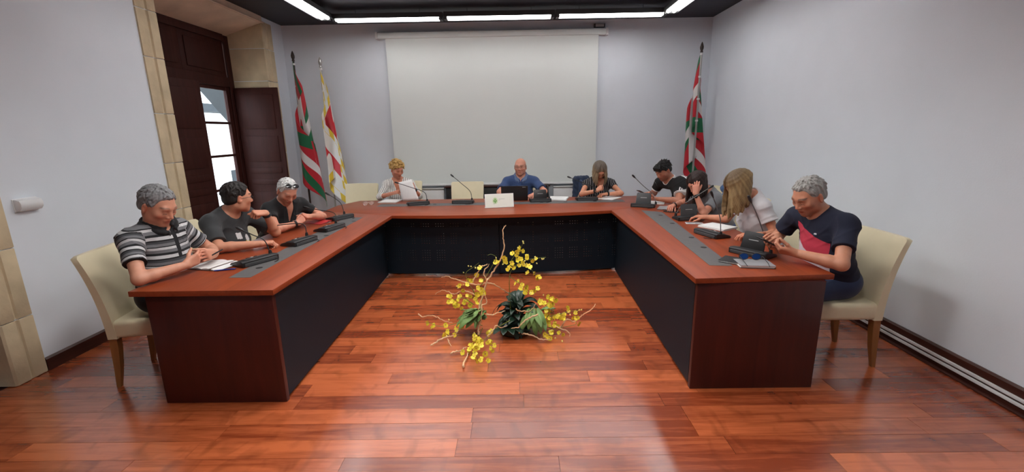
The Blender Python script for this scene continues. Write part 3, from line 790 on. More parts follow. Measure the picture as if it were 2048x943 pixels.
def head_field(F, c, Hm, sc, female=False, jaw=1.0):
    def P(x, y, z): return c+(Hm[0]*x+Hm[1]*y+Hm[2]*z)*sc
    E = lambda x, y, z, r, k=.01, op='add': F.ell(P(x, y, z), Hm, np.array(r)*sc, k, op)
    E(0, -.012, .034, (.075, .096, .083), .0)
    E(0, .018, -.03, (.062*jaw, .072, .078), .045)
    E(0, .060, -.092, (.026*jaw, .022, .022), .035)
    for s_ in (-1, 1):
        E(s_*.044*jaw, .0, -.062, (.022, .03, .03), .035)
        E(s_*.042, .058, -.018, (.022, .02, .018), .03)
    F.cap(P(-.034, .078, .026), P(.034, .078, .026), .012*sc, None, .022)
    for s_ in (-1, 1): E(s_*.032, .097, .003, (.019, .014, .012), .014, 'sub')
    for s_ in (-1, 1): E(s_*.0315, .0715, .001, (.0155, .0135, .0125), .006)
    F.cap(P(0, .084, .016), P(0, .105, -.026), .0065*sc, .0105*sc, .012)
    for s_ in (-1, 1): E(s_*.0115, .094, -.031, (.0085, .010, .0075), .007)
    E(0, .080, -.055, (.026, .0135, .0085), .008); E(0, .079, -.068, (.021, .0135, .0085), .008)
    F.cap(P(-.021, .0935, -.0615), P(.021, .0935, -.0615), .0026*sc, None, .004, 'sub')
    for s_ in (-1, 1):
        ax = np.array([Hm[0]*math.cos(.35)+s_*-1*Hm[1]*math.sin(.35)*-1, Hm[1], Hm[2]])
        F.ell(P(s_*.078, -.012, -.006), [nrm(Hm[0]+s_*-.5*Hm[1]), nrm(Hm[1]+s_*.5*Hm[0]), Hm[2]], np.array((.009, .020, .033))*sc, .007)
        E(s_*.090, -.004, -.002, (.008, .010, .016), .006, 'sub')

def skin_color(V, spec, c, Hm, sc):
    base = L3(*spec['skin']); n = len(V)
    C = np.tile(base, (n, 1))
    q = ((V-c)@Hm.T)/sc
    x, y, z = q.T; ax = np.abs(x)
    inhead = (np.abs(z) < .14) & (np.abs(y) < .14) & (ax < .12)
    def blend(w, colr):
        w = np.clip(w, 0, 1)[:, None]*inhead[:, None]; C[:] = C*(1-w)+w*np.asarray(colr)
    sm = lambda d, r, e: np.clip((r-d)/e, 0, 1)
    def dell(cx, cy, cz, r): return np.sqrt(((ax-cx)/r[0])**2+((y-cy)/r[1])**2+((z-cz)/r[2])**2)
    red = base*np.array([1.0, .74, .72])
    blend(.55*sm(dell(.045, .07, -.025, (.03, .04, .025)), 1, .7), red)
    blend(.5*sm(dell(0, .105, -.028, (.02, .03, .02)), 1, .7), red)
    blend(.6*sm(dell(.08, -.01, 0, (.02, .03, .04)), 1, .5), red)
    st = spec.get('stubble', 0)
    if st: blend(st*sm(dell(0, .05, -.085, (.06, .065, .045)), 1, .4)*(y > -.01), base*.45+np.array([.02, .02, .022]))
    blend(.85*sm(dell(0, .088, -.0615, (.024, .03, .0125)), 1, .3)*(y > .05), base*np.array(spec.get('lips', (.80, .46, .44))))
    blend(.9*sm(np.abs(z+.0615), .0022, .0018)*(y > .075)*(ax < .024), base*.18)
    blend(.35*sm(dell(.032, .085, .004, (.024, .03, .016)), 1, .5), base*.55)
    lid = spec.get('lid', -.006)
    blend(.95*sm(np.abs(z-(lid-.25*(ax-.0315)**2/.0155)), .0026, .002)*(y > .06)*sm(np.abs(ax-.0315), .0155, .003), base*.10)
    bz = .0285+.006*np.cos((ax-.035)*70)
    blend(spec.get('brow_w', .85)*sm(np.abs(z-bz), .0055, .003)*(y > .05)*sm(np.abs(ax-.034), .022, .004), L3(*spec.get('brow', (70, 55, 45))))
    if spec.get('scalp'):
        zm = np.interp(y, [-.12, -.05, .0, .03, .05], [-.065, -.06, -.02, .0, .03])
        w = np.clip((z-zm)/.012, 0, 1)*np.clip((spec.get('scalp_top', .065)-z)/.02, 0, 1)*(y < .035)
        blend(.6*w*sm(ax*-1, -.03, .01), L3(*spec['scalp']))
    return C

def strands_over(F, P, Hm, sc, phis, taus, down, L, r0, r1, rng_, k=.006, off=(0, -.012, .036), rad=(.083, .104, .092), curl=.0, inward=0.0, swirl=0.0, jit=.05):
    for ph in phis:
        ph2 = ph+rng_.uniform(-jit, jit); pts = []
        for t in np.linspace(taus[0], taus[1], 5):
            a = ph2+swirl*(t-taus[0])
            pts.append(P(off[0]+rad[0]*math.sin(t)*math.sin(a), off[1]+rad[1]*math.sin(t)*math.cos(a), off[2]+rad[2]*math.cos(t)))
        if L > 0:
            ll = L*rng_.uniform(.85, 1.1); o = nrm(pts[-1]-P(*off)); o = o-down*np.dot(o, down)
            wob = Hm[0]*rng_.uniform(-.008, .008)+Hm[1]*rng_.uniform(-.008, .008)
            for f in (.35, .7, 1.0): pts.append(pts[4]+down*ll*f+o*(curl*math.sin(f*2.6)*ll-inward*f*f*ll)+wob*f*2)
        n = len(pts); rr = np.interp(np.linspace(0, 1, n), [0, .3, .75, 1], [r0*.7, r0, r0, r1])
        F.chain(pts, rr*sc, k)

def person(spec):
    hip, neck, hc = (np.array(spec[k], float) for k in ('hip', 'neck', 'head'))
    h = spec.get('vox', .004); fem = spec.get('female', False); sc = spec.get('hs', .95 if fem else 1.0); bw = spec.get('bw', .9 if fem else 1.0)
    root = empty('person', (hip[0], hip[1], 0)); tag(root, spec['label'], 'person', 'people seated at the desks')
    fw = nrm(np.array([spec['fwd'][0], spec['fwd'][1], 0])); up = nrm(neck-hip); lat = A(-fw[1], fw[0], 0); up = nrm(up-lat*np.dot(up, lat)); fwd = np.cross(lat, up)
    Hm = frame_of(spec['face'], spec.get('roll', 0)); tl = np.linalg.norm(neck-hip)
    sw = spec.get('sw', .165 if fem else .19)
    tw = spec.get('twist', 0); slat = nrm(lat*math.cos(tw)+fwd*math.sin(tw))
    SH = {'L': np.array(spec.get('LS', neck+slat*sw-A(0, 0, .055))), 'R': np.array(spec.get('RS', neck-slat*sw-A(0, 0, .055)))}
    EL = {'L': np.array(spec['LE'], float), 'R': np.array(spec['RE'], float)}; WR = {'L': np.array(spec['LW'], float), 'R': np.array(spec['RW'], float)}
    ar = spec.get('arm', .82 if fem else 1.0)
    AX = [lat, fwd, up]
    bel = spec.get('belly', 0)
    def P(x, y, z): return hc+(Hm[0]*x+Hm[1]*y+Hm[2]*z)*sc
    def torso(F, g):
        F.ell(hip+up*.03, AX, A(.165*bw+g, .115+g, .12+g), 0)
        F.ell(hip+up*tl*.36+fwd*(.012+bel*.6), AX, A(.150*bw+bel*.5+g, .108+bel+g, .17+g), .06)
        F.ell(hip+up*tl*.68+fwd*.005, AX, A(.158*bw+g, .108+g, .165+g), .06)
        F.cap(SH['L']-slat*.02, SH['R']+slat*.02, .053*bw+g*.8, None, .05)
        for s_ in 'LR': F.cap(neck+up*.015-fwd*.012, SH[s_], .040*bw+g*.8, .046*bw+g*.8, .05)
        if fem:
            for s_ in (-1, 1): F.ell(hip+up*tl*.60+fwd*.082+lat*s_*.072, AX, A(.062+g, .055+g, .062+g), .04)
    # ---- body: head, neck, torso, arms and hands in one surface
    F = Field(); head_field(F, hc, Hm, sc, fem, spec.get('jaw', .92 if fem else 1.0))
    F.cap(P(0, -.026, -.055), neck-up*.03, (.044 if fem else .053), (.050 if fem else .058), .022)
    torso_items = Field(); torso(torso_items, 0)
    F.items += [(t, a, b, p, (.05 if k == 0 else k), o) for t, a, b, p, k, o in torso_items.items]
    for s_ in 'LR':
        S0, E0, W0 = SH[s_], EL[s_], WR[s_]
        F.cap(S0, E0, .047*ar, .038*ar, .035)
        m = E0+(W0-E0)*.28
        F.cap(E0, m, .0375*ar, .039*ar, .02); F.cap(m, W0, .038*ar, .0255*ar, .012)
        hd = spec['hands'][s_]
        hand(F, W0, hd[0], hd[1], s_, hd[2], spec.get('hand_sc', .90 if fem else 1.0), *(hd[3:] if len(hd) > 3 else ()))
    V, Q = F.build(h)
    C = skin_color(V, spec, hc, Hm, sc)
    for s_ in 'LR':      # knuckle warmth
        d = np.linalg.norm(V-(WR[s_]+nrm(spec['hands'][s_][0])*.10), axis=1); w = np.clip((.09-d)/.06, 0, 1)[:, None]*.35
        C = C*(1-w)+w*C*np.array([1.05, .82, .78])
    qmesh('body', V, Q, m_skin, root, C, 1)
    # ---- shirt
    F = Field(); sl = spec.get('sleeve', .6); g = .012
    torso(F, g)
    if spec.get('loose'): F.ell(hip+up*tl*.3+fwd*.03, AX, A(.175*bw+bel*.5, .13+bel, .2), .05)
    ends = {}
    for s_ in 'LR':
        S0, E0, W0 = SH[s_], EL[s_], WR[s_]
        if sl <= 1:
            ed = nrm(E0-S0); p = S0+(E0-S0)*sl; ends[s_] = (p, ed)
            F.cap(S0-ed*.0, S0+(E0-S0)*(sl+.12), .052*ar+.005, .048*ar+.008+spec.get('flare', 0), .035)
        else:
            f = sl-1; p = E0+(W0-E0)*f; ed = nrm(W0-E0); ends[s_] = (p, ed)
            F.cap(S0, E0, .060*ar, .052*ar, .035); F.cap(E0, E0+(W0-E0)*(f+.1), .052*ar, .050*ar, .02)
    def wrinkle(px, py, pz, d):
        a = px*lat[0]+py*lat[1]+pz*lat[2]; b = px*up[0]+py*up[1]+pz*up[2]
        q0 = spec.get('seed', 1)
        w = .6*np.sin(a*31+b*52+q0)*np.sin(b*33-a*17+2)
        r1 = 1-np.abs(np.sin(b*26+a*17+1.6*np.sin(a*19+q0)+q0)); r2 = 1-np.abs(np.sin(a*23-b*19+1.3*np.sin(b*17+q0*2)))
        return d+np.float32(.003)*w-np.float32(.0055)*(r1**3*(.5+.5*np.sin(a*21+q0*3))+.8*r2**3*(.5+.5*np.sin(b*24+q0)))
    F.fn(wrinkle)
    for s_ in 'LR':
        p, ed = ends[s_]
        A0, B0 = (SH[s_], EL[s_]) if sl <= 1 else (EL[s_], WR[s_])
        def cutf(px, py, pz, d, p=p, ed=ed, A0=A0, B0=B0):
            t = (px-p[0])*ed[0]+(py-p[1])*ed[1]+(pz-p[2])*ed[2]
            r = np.sqrt((px-p[0]-t*ed[0])**2+(py-p[1]-t*ed[1])**2+(pz-p[2]-t*ed[2])**2)
            near = np.maximum(r-.085, np.maximum(-t-.005, t-.14))       # only the tube past the cuff
            return np.maximum(d, -np.maximum(near, -t*1.0)).astype(np.float32)
        F.fn(cutf)
    nd = nrm(P(0, -.02, -.06)-neck); nk = spec.get('neckline', 'crew')
    F.cap(neck+nd*.0+fwd*.004, neck+nd*.14, (.061 if fem else .071)+spec.get('nwide', 0), (.078 if fem else .084)+spec.get('nwide', 0), .008, 'sub')
    if nk in ('vee', 'polo', 'scoop'):
        dd = dict(vee=.15, polo=.05, scoop=.08)[nk]; ww = dict(vee=.046, polo=.018, scoop=.070)[nk]
        F.cap(neck+fwd*.085+up*.03, neck+fwd*.118-up*dd, ww, .010 if nk != 'scoop' else .03, .006, 'sub')
    hemz = spec.get('hem', hip[2]-.06)
    F.half((0, 0, hemz), (0, 0, -1))
    V, Q = F.build(h*1.1)
    info = dict(V=V, t=(V-hip)@up/tl, a=(V-hip)@lat, f=(V-hip)@fwd, z=V[:, 2])
    dmin = np.full(len(V), 9.); 
    info['sleeve'] = np.zeros(len(V), bool); info['along'] = np.zeros(len(V)); info['ang'] = np.zeros(len(V)); info['cuff'] = np.full(len(V), 9.); info['rad'] = np.zeros(len(V))
    for s_ in 'LR':
        S0, E0 = SH[s_], EL[s_]; ed = nrm(E0-S0); t = (V-S0)@ed; r_ = V-S0-t[:, None]*ed; d = np.linalg.norm(r_, axis=1)
        ok = (t > -.01) & (d < .085) & (t < .4); 
        sg_ = 1 if s_ == 'L' else -1
        ok &= ((V-SH[s_])@slat*sg_ > -.035) | (t > .10)
        info['sleeve'] |= ok; info['along'][ok] = t[ok]
        topd = nrm(slat*sg_*.75+up*.65); topd = nrm(topd-ed*np.dot(topd, ed)); sd = np.cross(ed, topd)
        info['ang'][ok] = np.arctan2(r_[ok]@sd, r_[ok]@topd); info['rad'][ok] = d[ok]
        p, ee = ends[s_]; dc = np.where(np.linalg.norm(V-p, axis=1) < .12, np.abs((V-p)@ee), 9); info['cuff'] = np.minimum(info['cuff'], dc)
    tn = np.clip((V-neck)@nd, -.08, .1); info['neckd'] = np.linalg.norm(V-neck-tn[:, None]*nd, axis=1); info['neckt'] = (V-neck)@nd
    info.update(lat=lat, slat=slat, SH=SH, neck=neck)
    C = spec['shirt'](info); smat = m_cloth
    pat = spec['pat'](info) if 'pat' in spec else None
    shirt = qmesh(spec.get('shirt_name', 't_shirt'), V, Q, pattern_mat(spec['seed'], *spec['palette']) if pat else m_cloth, root, C, 2)
    if pat:
        for nm_, ar_ in zip(('pat', 'patmask'), pat):
            at = shirt.data.attributes.new(nm_, 'FLOAT', 'POINT'); at.data.foreach_set('value', np.asarray(ar_, np.float32))
    if nk == 'polo':      # turned-down collar
        F = Field(); cc = neck+nd*.066
        x1 = nrm(lat-nd*np.dot(lat, nd)); y1 = np.cross(nd, x1)
        y1 = y1 if np.dot(y1, fwd) > 0 else -y1
        pts = []
        for a in np.linspace(.30, 2*math.pi-.30, 22):
            rr_ = .077+.006*math.cos(a); pts.append(cc+(x1*math.sin(a)+y1*math.cos(a))*rr_-nd*(.060*max(0, math.cos(a))**1.3))
        F.chain(pts, [.0095]*22, .006)
        low = [p+nrm(p-cc-nd*np.dot(p-cc, nd))*.016-nd*.030 for p in pts]; F.chain(low, [.009]*22, .024)
        for s2 in (0, -1): F.cap(low[s2], low[s2]+nrm(low[s2]-cc-nd*np.dot(low[s2]-cc, nd))*.008-nd*.022, .007, .004, .008)
        V, Q = F.build(.004); qmesh('collar', V, Q, m_cloth, shirt, np.tile(spec.get('collar', L3(20, 20, 22)), (len(V), 1)), 1, np.array(root.location))
    # ---- trousers and shoes
    F = Field(); kn = {}; g2 = .012
    F.ell(hip+up*.01, AX, A(.172*bw+g2, .125+g2, .115), 0)
    for s_, sg_ in (('L', 1), ('R', -1)):
        l2 = np.array([lat[0], lat[1], 0]); l2 = nrm(l2)
        h0 = hip+l2*sg_*.085-np.array([0, 0, .025]); k0 = hip+l2*sg_*spec.get('knee_w', .11)+fw*.43; k0[2] = .515
        a0 = k0-fw*.04+l2*sg_*.0; a0[2] = .10; kn[s_] = a0
        F.cap(h0, k0, .083*bw, .064*bw, .05); F.cap(k0, a0, .062*bw, .050*bw, .03)
    F.half((0, 0, .075), (0, 0, -1)); F.half(hip+up*.075, up)
    V, Q = F.build(.0075)
    tc = L3(*spec.get('trouser', (28, 32, 48))); C = np.tile(tc, (len(V), 1))
    qmesh('trousers', V, Q, m_cloth, root, C, 1)
    for s_ in 'LR':
        F = Field(); a0 = kn[s_]; F.cap(a0*[1, 1, 0]+A(0, 0, .045), a0*[1, 1, 0]+fw*.16+A(0, 0, .035), .042, .034, .0); F.cap(a0*[1, 1, 0]+A(0, 0, .05), a0*[1, 1, 0]+A(0, 0, .10), .040, .042, .02)
        F.half((0, 0, .002), (0, 0, -1)); V, Q = F.build(.009); qmesh('shoe', V, Q, m_shoe, root, None, 1)
    # ---- hair
    if spec.get('hair'):
        rg = random.Random(spec.get('seed', 1)); F = Field(); style = spec['hair']
        down = nrm(A(0, 0, -1)); hcx = spec.get('hair_cut')
        base = L3(*spec['hair_col']); hi = L3(*spec.get('hair_hi', spec['hair_col'])); dk = base*.55
        if style == 'short':
            F.ell(P(0, -.014, .038), Hm, A(.0795, .101, .0865)*sc, 0)
            F.ell(P(0, -.034, -.006), Hm, A(.0775, .076, .064)*sc, .012)
            tk = spec.get('hair_thick', .004)
            for i in range(190):
                ph_, t_ = rg.uniform(0, 6.28), rg.uniform(.05, 1.7)
                def sp(t, a, e): return P((.0795+e)*math.sin(t)*math.sin(a), -.014+(.101+e)*math.sin(t)*math.cos(a), .038+(.0865+e)*math.cos(t))
                F.cap(sp(t_, ph_, 0), sp(t_+.20, ph_+rg.uniform(-.2, .2), tk*rg.uniform(.3, 2.0)), .0068*sc, .0028*sc, .004)
            if spec.get('fringe'):
                for i in range(26):
                    x = -.055+.11*i/25; F.chain([P(x*.8, .055, .098), P(x, .082, .082), P(x*1.05+.004, .090+rg.uniform(-.003, .003), .058-spec['fringe']*rg.uniform(.7, 1))], [.009*sc, .008*sc, .004*sc], .005)
            yk, zk = spec.get('hairline', ([-.12, -.075, -.03, -.01, .012, .024, .05, .075, .1], [-.066, -.062, -.035, .010, -.026, -.020, .052, .078, .088]))
        elif style == 'curly':
            F.ell(P(0, -.016, .040), Hm, A(.084, .106, .090)*sc, 0)
            for i in range(170):
                ph_, t_ = rg.uniform(0, 6.28), rg.uniform(.0, 1.85)
                e = rg.uniform(.002, .018)
                q = P((.084+e)*math.sin(t_)*math.sin(ph_), -.014+(.105+e)*math.sin(t_)*math.cos(ph_), .040+(.092+e)*math.cos(t_))
                d_ = nrm(A(rg.uniform(-1, 1), rg.uniform(-1, 1), rg.uniform(-1, .3)))
                F.chain([q-d_*.014, q+nrm(q-hc)*.006, q+d_*.016], [.006, .009, .005], .006)
            yk, zk = ([-.12, -.08, -.03, 0, .02, .05, .07, .1], [-.075, -.07, -.045, -.03, -.02, .03, .055, .06])
        else:      # long: straight hair falling from a parting
            F.ell(P(0, -.016, .038), Hm, A(.081, .102, .088)*sc, 0)
            f0 = spec.get('face_gap', .75); nst = spec.get('nst', 64)
            phis = [f0+(2*math.pi-2*f0)*i/(nst-1) for i in range(nst)]
            for lay in range(2):
                strands_over(F, P, Hm, sc, phis, (.12+.2*lay, spec.get('tau', 1.62)), down, spec.get('hlen', .18), .0125, .006, rg, .006, curl=spec.get('hcurl', .05), inward=spec.get('hin', .05), jit=.08, rad=(.083+.004*lay, .104+.004*lay, .092+.003*lay))
            for ex in spec.get('locks', []):
                F.chain([P(*p) for p in ex[:-1]], [ex[-1]*sc]*(len(ex)-2)+[ex[-1]*.5*sc], .008)
            yk, zk = None, None
        if yk is not None:
            def cutg(px, py, pz, d):
                lx = ((px-hc[0])*Hm[0][0]+(py-hc[1])*Hm[0][1]+(pz-hc[2])*Hm[0][2])/sc
                ly = ((px-hc[0])*Hm[1][0]+(py-hc[1])*Hm[1][1]+(pz-hc[2])*Hm[1][2])/sc
                lz = ((px-hc[0])*Hm[2][0]+(py-hc[1])*Hm[2][1]+(pz-hc[2])*Hm[2][2])/sc
                zm = np.interp(ly.ravel(), yk, zk).reshape(ly.shape).astype(np.float32)+np.float32(spec.get('recede', 0))*np.clip((ly-.035)/.03, 0, 1)*np.clip((np.abs(lx)-.012)/.03, 0, 1)+np.float32(.0035)*np.sin(lx*190+np.sin(lx*67)*2)*np.clip(ly/.05, 0, 1)
                if spec.get('fringe'): zm = np.where(ly > .045, np.minimum(zm, .03), zm)
                return np.maximum(d+np.float32(.0085)*np.clip(1-(lz-zm)/np.float32(.022), 0, 1)**2, (zm-lz)*np.float32(.7*sc)).astype(np.float32)
            F.fn(cutg)
        else:
            def cutface(px, py, pz, d):
                lx = ((px-hc[0])*Hm[0][0]+(py-hc[1])*Hm[0][1]+(pz-hc[2])*Hm[0][2])/sc
                ly = ((px-hc[0])*Hm[1][0]+(py-hc[1])*Hm[1][1]+(pz-hc[2])*Hm[1][2])/sc
                lz = ((px-hc[0])*Hm[2][0]+(py-hc[1])*Hm[2][1]+(pz-hc[2])*Hm[2][2])/sc
                fw_ = spec.get('face_w', .05)
                e = np.sqrt((lx/fw_)**2+((lz+.03)/.095)**2)-1
                return np.maximum(d, np.minimum(-e*np.float32(.04), (ly-.03))).astype(np.float32)
            if spec.get('open_face', True): F.fn(cutface)
        V, Q = F.build(min(h, .004))
        q = (V-P(0, -.02, .05)); l_ = q@Hm[0]; f_ = q@Hm[1]; u_ = q@Hm[2]
        an = np.arctan2(l_, f_); st = .5+.5*np.sin(an*37+(np.sin(u_*30)*1.2 if style != 'long' else u_*4))*np.sin(an*61+2.0+(u_*9 if style != 'long' else 0)); st2 = .5+.5*np.sin(an*13+1)
        w = (st*.7+st2*.3)[:, None]; C = dk*(1-w)+hi*w; C = C*.55+base*.45
        if spec.get('roots') is not None:
            w = np.clip((u_-spec.get('root_z', .0))/.06, 0, 1)[:, None]*.8; C = C*(1-w)+w*L3(*spec['roots'])*(.6+.6*st[:, None])
        qmesh('hair', V, Q, m_hair, root, C, 1)
    loc0 = np.array(root.location)
    W2 = lambda p: tuple(np.asarray(p)-loc0)
    # ---- accessories that are worn
    for acc in spec.get('wear', []):
        if acc[0] == 'glasses' or acc[0] == 'sunglasses':
            zo, yo = acc[1], acc[2]; tilt = acc[3] if len(acc) > 3 else 0
            def G(x, y, z): yy, zz = y*math.cos(tilt)-z*math.sin(tilt), y*math.sin(tilt)+z*math.cos(tilt); return W2(P(x, yo+yy, zo+zz))
            gr = empty('spectacles' if acc[0] == 'glasses' else 'sunglasses'); gr.parent = root
            for s_ in (-1, 1):
                pts = [G(s_*.033+.025*math.cos(a), .0-.004*abs(math.cos(a)), (.0135 if acc[0] == 'glasses' else .017)*math.copysign(abs(math.sin(a))**.7, math.sin(a))) for a in np.linspace(0, 2*math.pi, 21)]
                tube('rim', pts, (.0013 if acc[0] == 'glasses' else .003), m_frame, gr, 6)
                if acc[0] == 'sunglasses':
                    lens = [G(s_*.033, .001, 0)]+pts[:-1]; link('lens', mesh('lens', lens, [(0, 1+i, 1+(i+1) % 20) for i in range(20)]), m_lens, gr)
                tube('temple', [G(s_*.057, -.003, .004), G(s_*.078, -.05, .004), G(s_*.083, -.10, -.006)], .0018, m_frame, gr, 6)
            tube('bridge', [G(-.010, .002, .004), G(0, .006, .007), G(.010, .002, .004)], .0018, m_frame, gr, 6)
        elif acc[0] == 'watch':
            s_ = acc[1]; ax_ = nrm(WR[s_]-EL[s_]); p0 = WR[s_]-ax_*.022; sd = nrm(np.cross(ax_, A(0, 0, 1))); uu = np.cross(sd, ax_)
            gr = empty('watch'); gr.parent = root; rr_ = .031*ar+acc[2]*0
            bm = bmesh.new()
            for e in (-.007, 0, .007): tube_bm(bm, [W2(p0+ax_*e+(sd*math.cos(a)+uu*math.sin(a))*rr_) for a in np.linspace(0, 2*math.pi, 21)], .0045, 6)
            link('strap', bm_mesh(bm, 'strap', True), m_strap, gr)
            c0 = p0+nrm(np.array(acc[3]))*(rr_+.002); nn = Vector(nrm(acc[3]))
            o = lathe('watch_case', [(.016, -.004), (.018, -.001), (.018, .004), (.014, .006)], m_strap if acc[2] == 0 else m_steel, gr, 16, loc=W2(c0)); o.rotation_euler = nn.to_track_quat('Z', 'Y').to_euler()
        elif acc[0] == 'eyes':
            for s_ in (-1, 1):
                o = lathe('eye', [(.0005, -.0125), (.006, -.0105), (.0105, -.006), (.0122, 0), (.0105, .006), (.006, .0105), (.0005, .0125)], m_eye, root, 14, loc=W2(P(s_*.0315, .0716, -.001)))
                o2 = lathe('iris', [(.0058, 0), (.005, .0012), (.001, .0018)], m_iris, o, 12); o2.location = Vector(Hm[1])*.0118; o2.rotation_euler = Vector(Hm[1]).to_track_quat('Z', 'Y').to_euler()
    return root, dict(P=P, Hm=Hm, fwd=fwd, lat=lat, up=up, neck=neck, hip=hip, tl=tl, W2=W2, SH=SH, bw=bw, sc=sc, shirt=info)
# ---------------------------------------------------------------- what each person wears
def plain(r, g, b):
    c = L3(r, g, b)
    return lambda i: np.tile(c, (len(i['V']), 1))
def dark_trim(i):
    C = np.tile(L3(28, 28, 31), (len(i['V']), 1)); return C
def polo_pat(i):
    s = np.where(i['sleeve'], .20-i['along'], i['t']*.47-.20)+.5
    m = np.ones(len(s)); m[i['cuff'] < .006] = 0
    m = np.minimum(m, np.where((i['f'] > .05) & (i['t'] > .60), (np.abs(i['a'])-.014)/.01+.5, 1))
    return s, m
POLO = (.118, [(0, (206, 206, 208)), (.17, (30, 31, 34)), (.30, (120, 121, 125)), (.47, (206, 206, 208)), (.60, (28, 28, 31)), (.655, (120, 121, 125)), (.80, (72, 73, 77)), (.92, (28, 28, 31))])
def graphic_tee(i):
    C = np.tile(L3(56, 58, 60), (len(i['V']), 1)); t, a = i['t'], i['a']; fr = (i['f'] > .03) & ~i['sleeve']
    C[fr & (np.abs(a+.045) < .024) & (np.abs(t-.70) < .05)] = L3(225, 225, 225)
    C[fr & (np.abs(a+.05) < .045) & (np.abs(t-.53) < .05)] = L3(190, 45, 50)
    C[fr & ((a-.03)**2+(t*.45-.245)**2 < .034**2)] = L3(225, 205, 70)
    C[fr & ((a-.04)**2+(t*.45-.285)**2 < .026**2)] = L3(228, 228, 228)
    return C
def lines_pat(i): return np.where(i['sleeve'], i['ang']*np.maximum(i['rad'], .03), i['a'])+.5, np.ones(len(i['a']))
WHITE_LINES = (.026, [(0, (62, 62, 66)), (.2, (226, 225, 220))])
PIN_LINES = (.030, [(0, (170, 170, 174)), (.15, (24, 24, 27))])
def three_stripe(i):
    C = np.tile(L3(20, 20, 22), (len(i['V']), 1))
    C[i['cuff'] < .017] = L3(232, 232, 232)
    C[(i['neckd'] < .086) & (i['neckt'] > -.05)] = L3(225, 225, 225)
    return C
def three_pat(i):
    d = np.where(i['sleeve'], i['ang']*np.maximum(i['rad'], .03), (i['V']-i['neck'])@np.cross(i['slat'], A(0, 0, 1)))
    on = (i['sleeve'] | ((i['t'] > .84) & (i['neckd'] > .088))) & (i['cuff'] > .017)
    return np.clip(d, -.09, .09)+.1, on.astype(float)
THREE = (.2, [(0, (20, 20, 22)), (.365, (232, 232, 232)), (.425, (20, 20, 22)), (.47, (232, 232, 232)), (.53, (20, 20, 22)), (.575, (232, 232, 232)), (.635, (20, 20, 22))])
def block_pat(i):
    t, a = i['t'], i['a']; m = np.minimum(np.minimum((i['f']-.015)/.02+.5, (.135-a)/.02+.5), (a+.125)/.02+.5); m[i['sleeve']] = 0
    return np.clip(t+.9*(a+.02), .01, 1.99), m
BLOCK = (2.0, [(0, (120, 130, 150)), (.14, (222, 205, 212)), (.28, (205, 62, 84)), (.42, (30, 34, 54))])
def grey_tee(i): return np.tile(L3(116, 118, 122), (len(i['V']), 1))

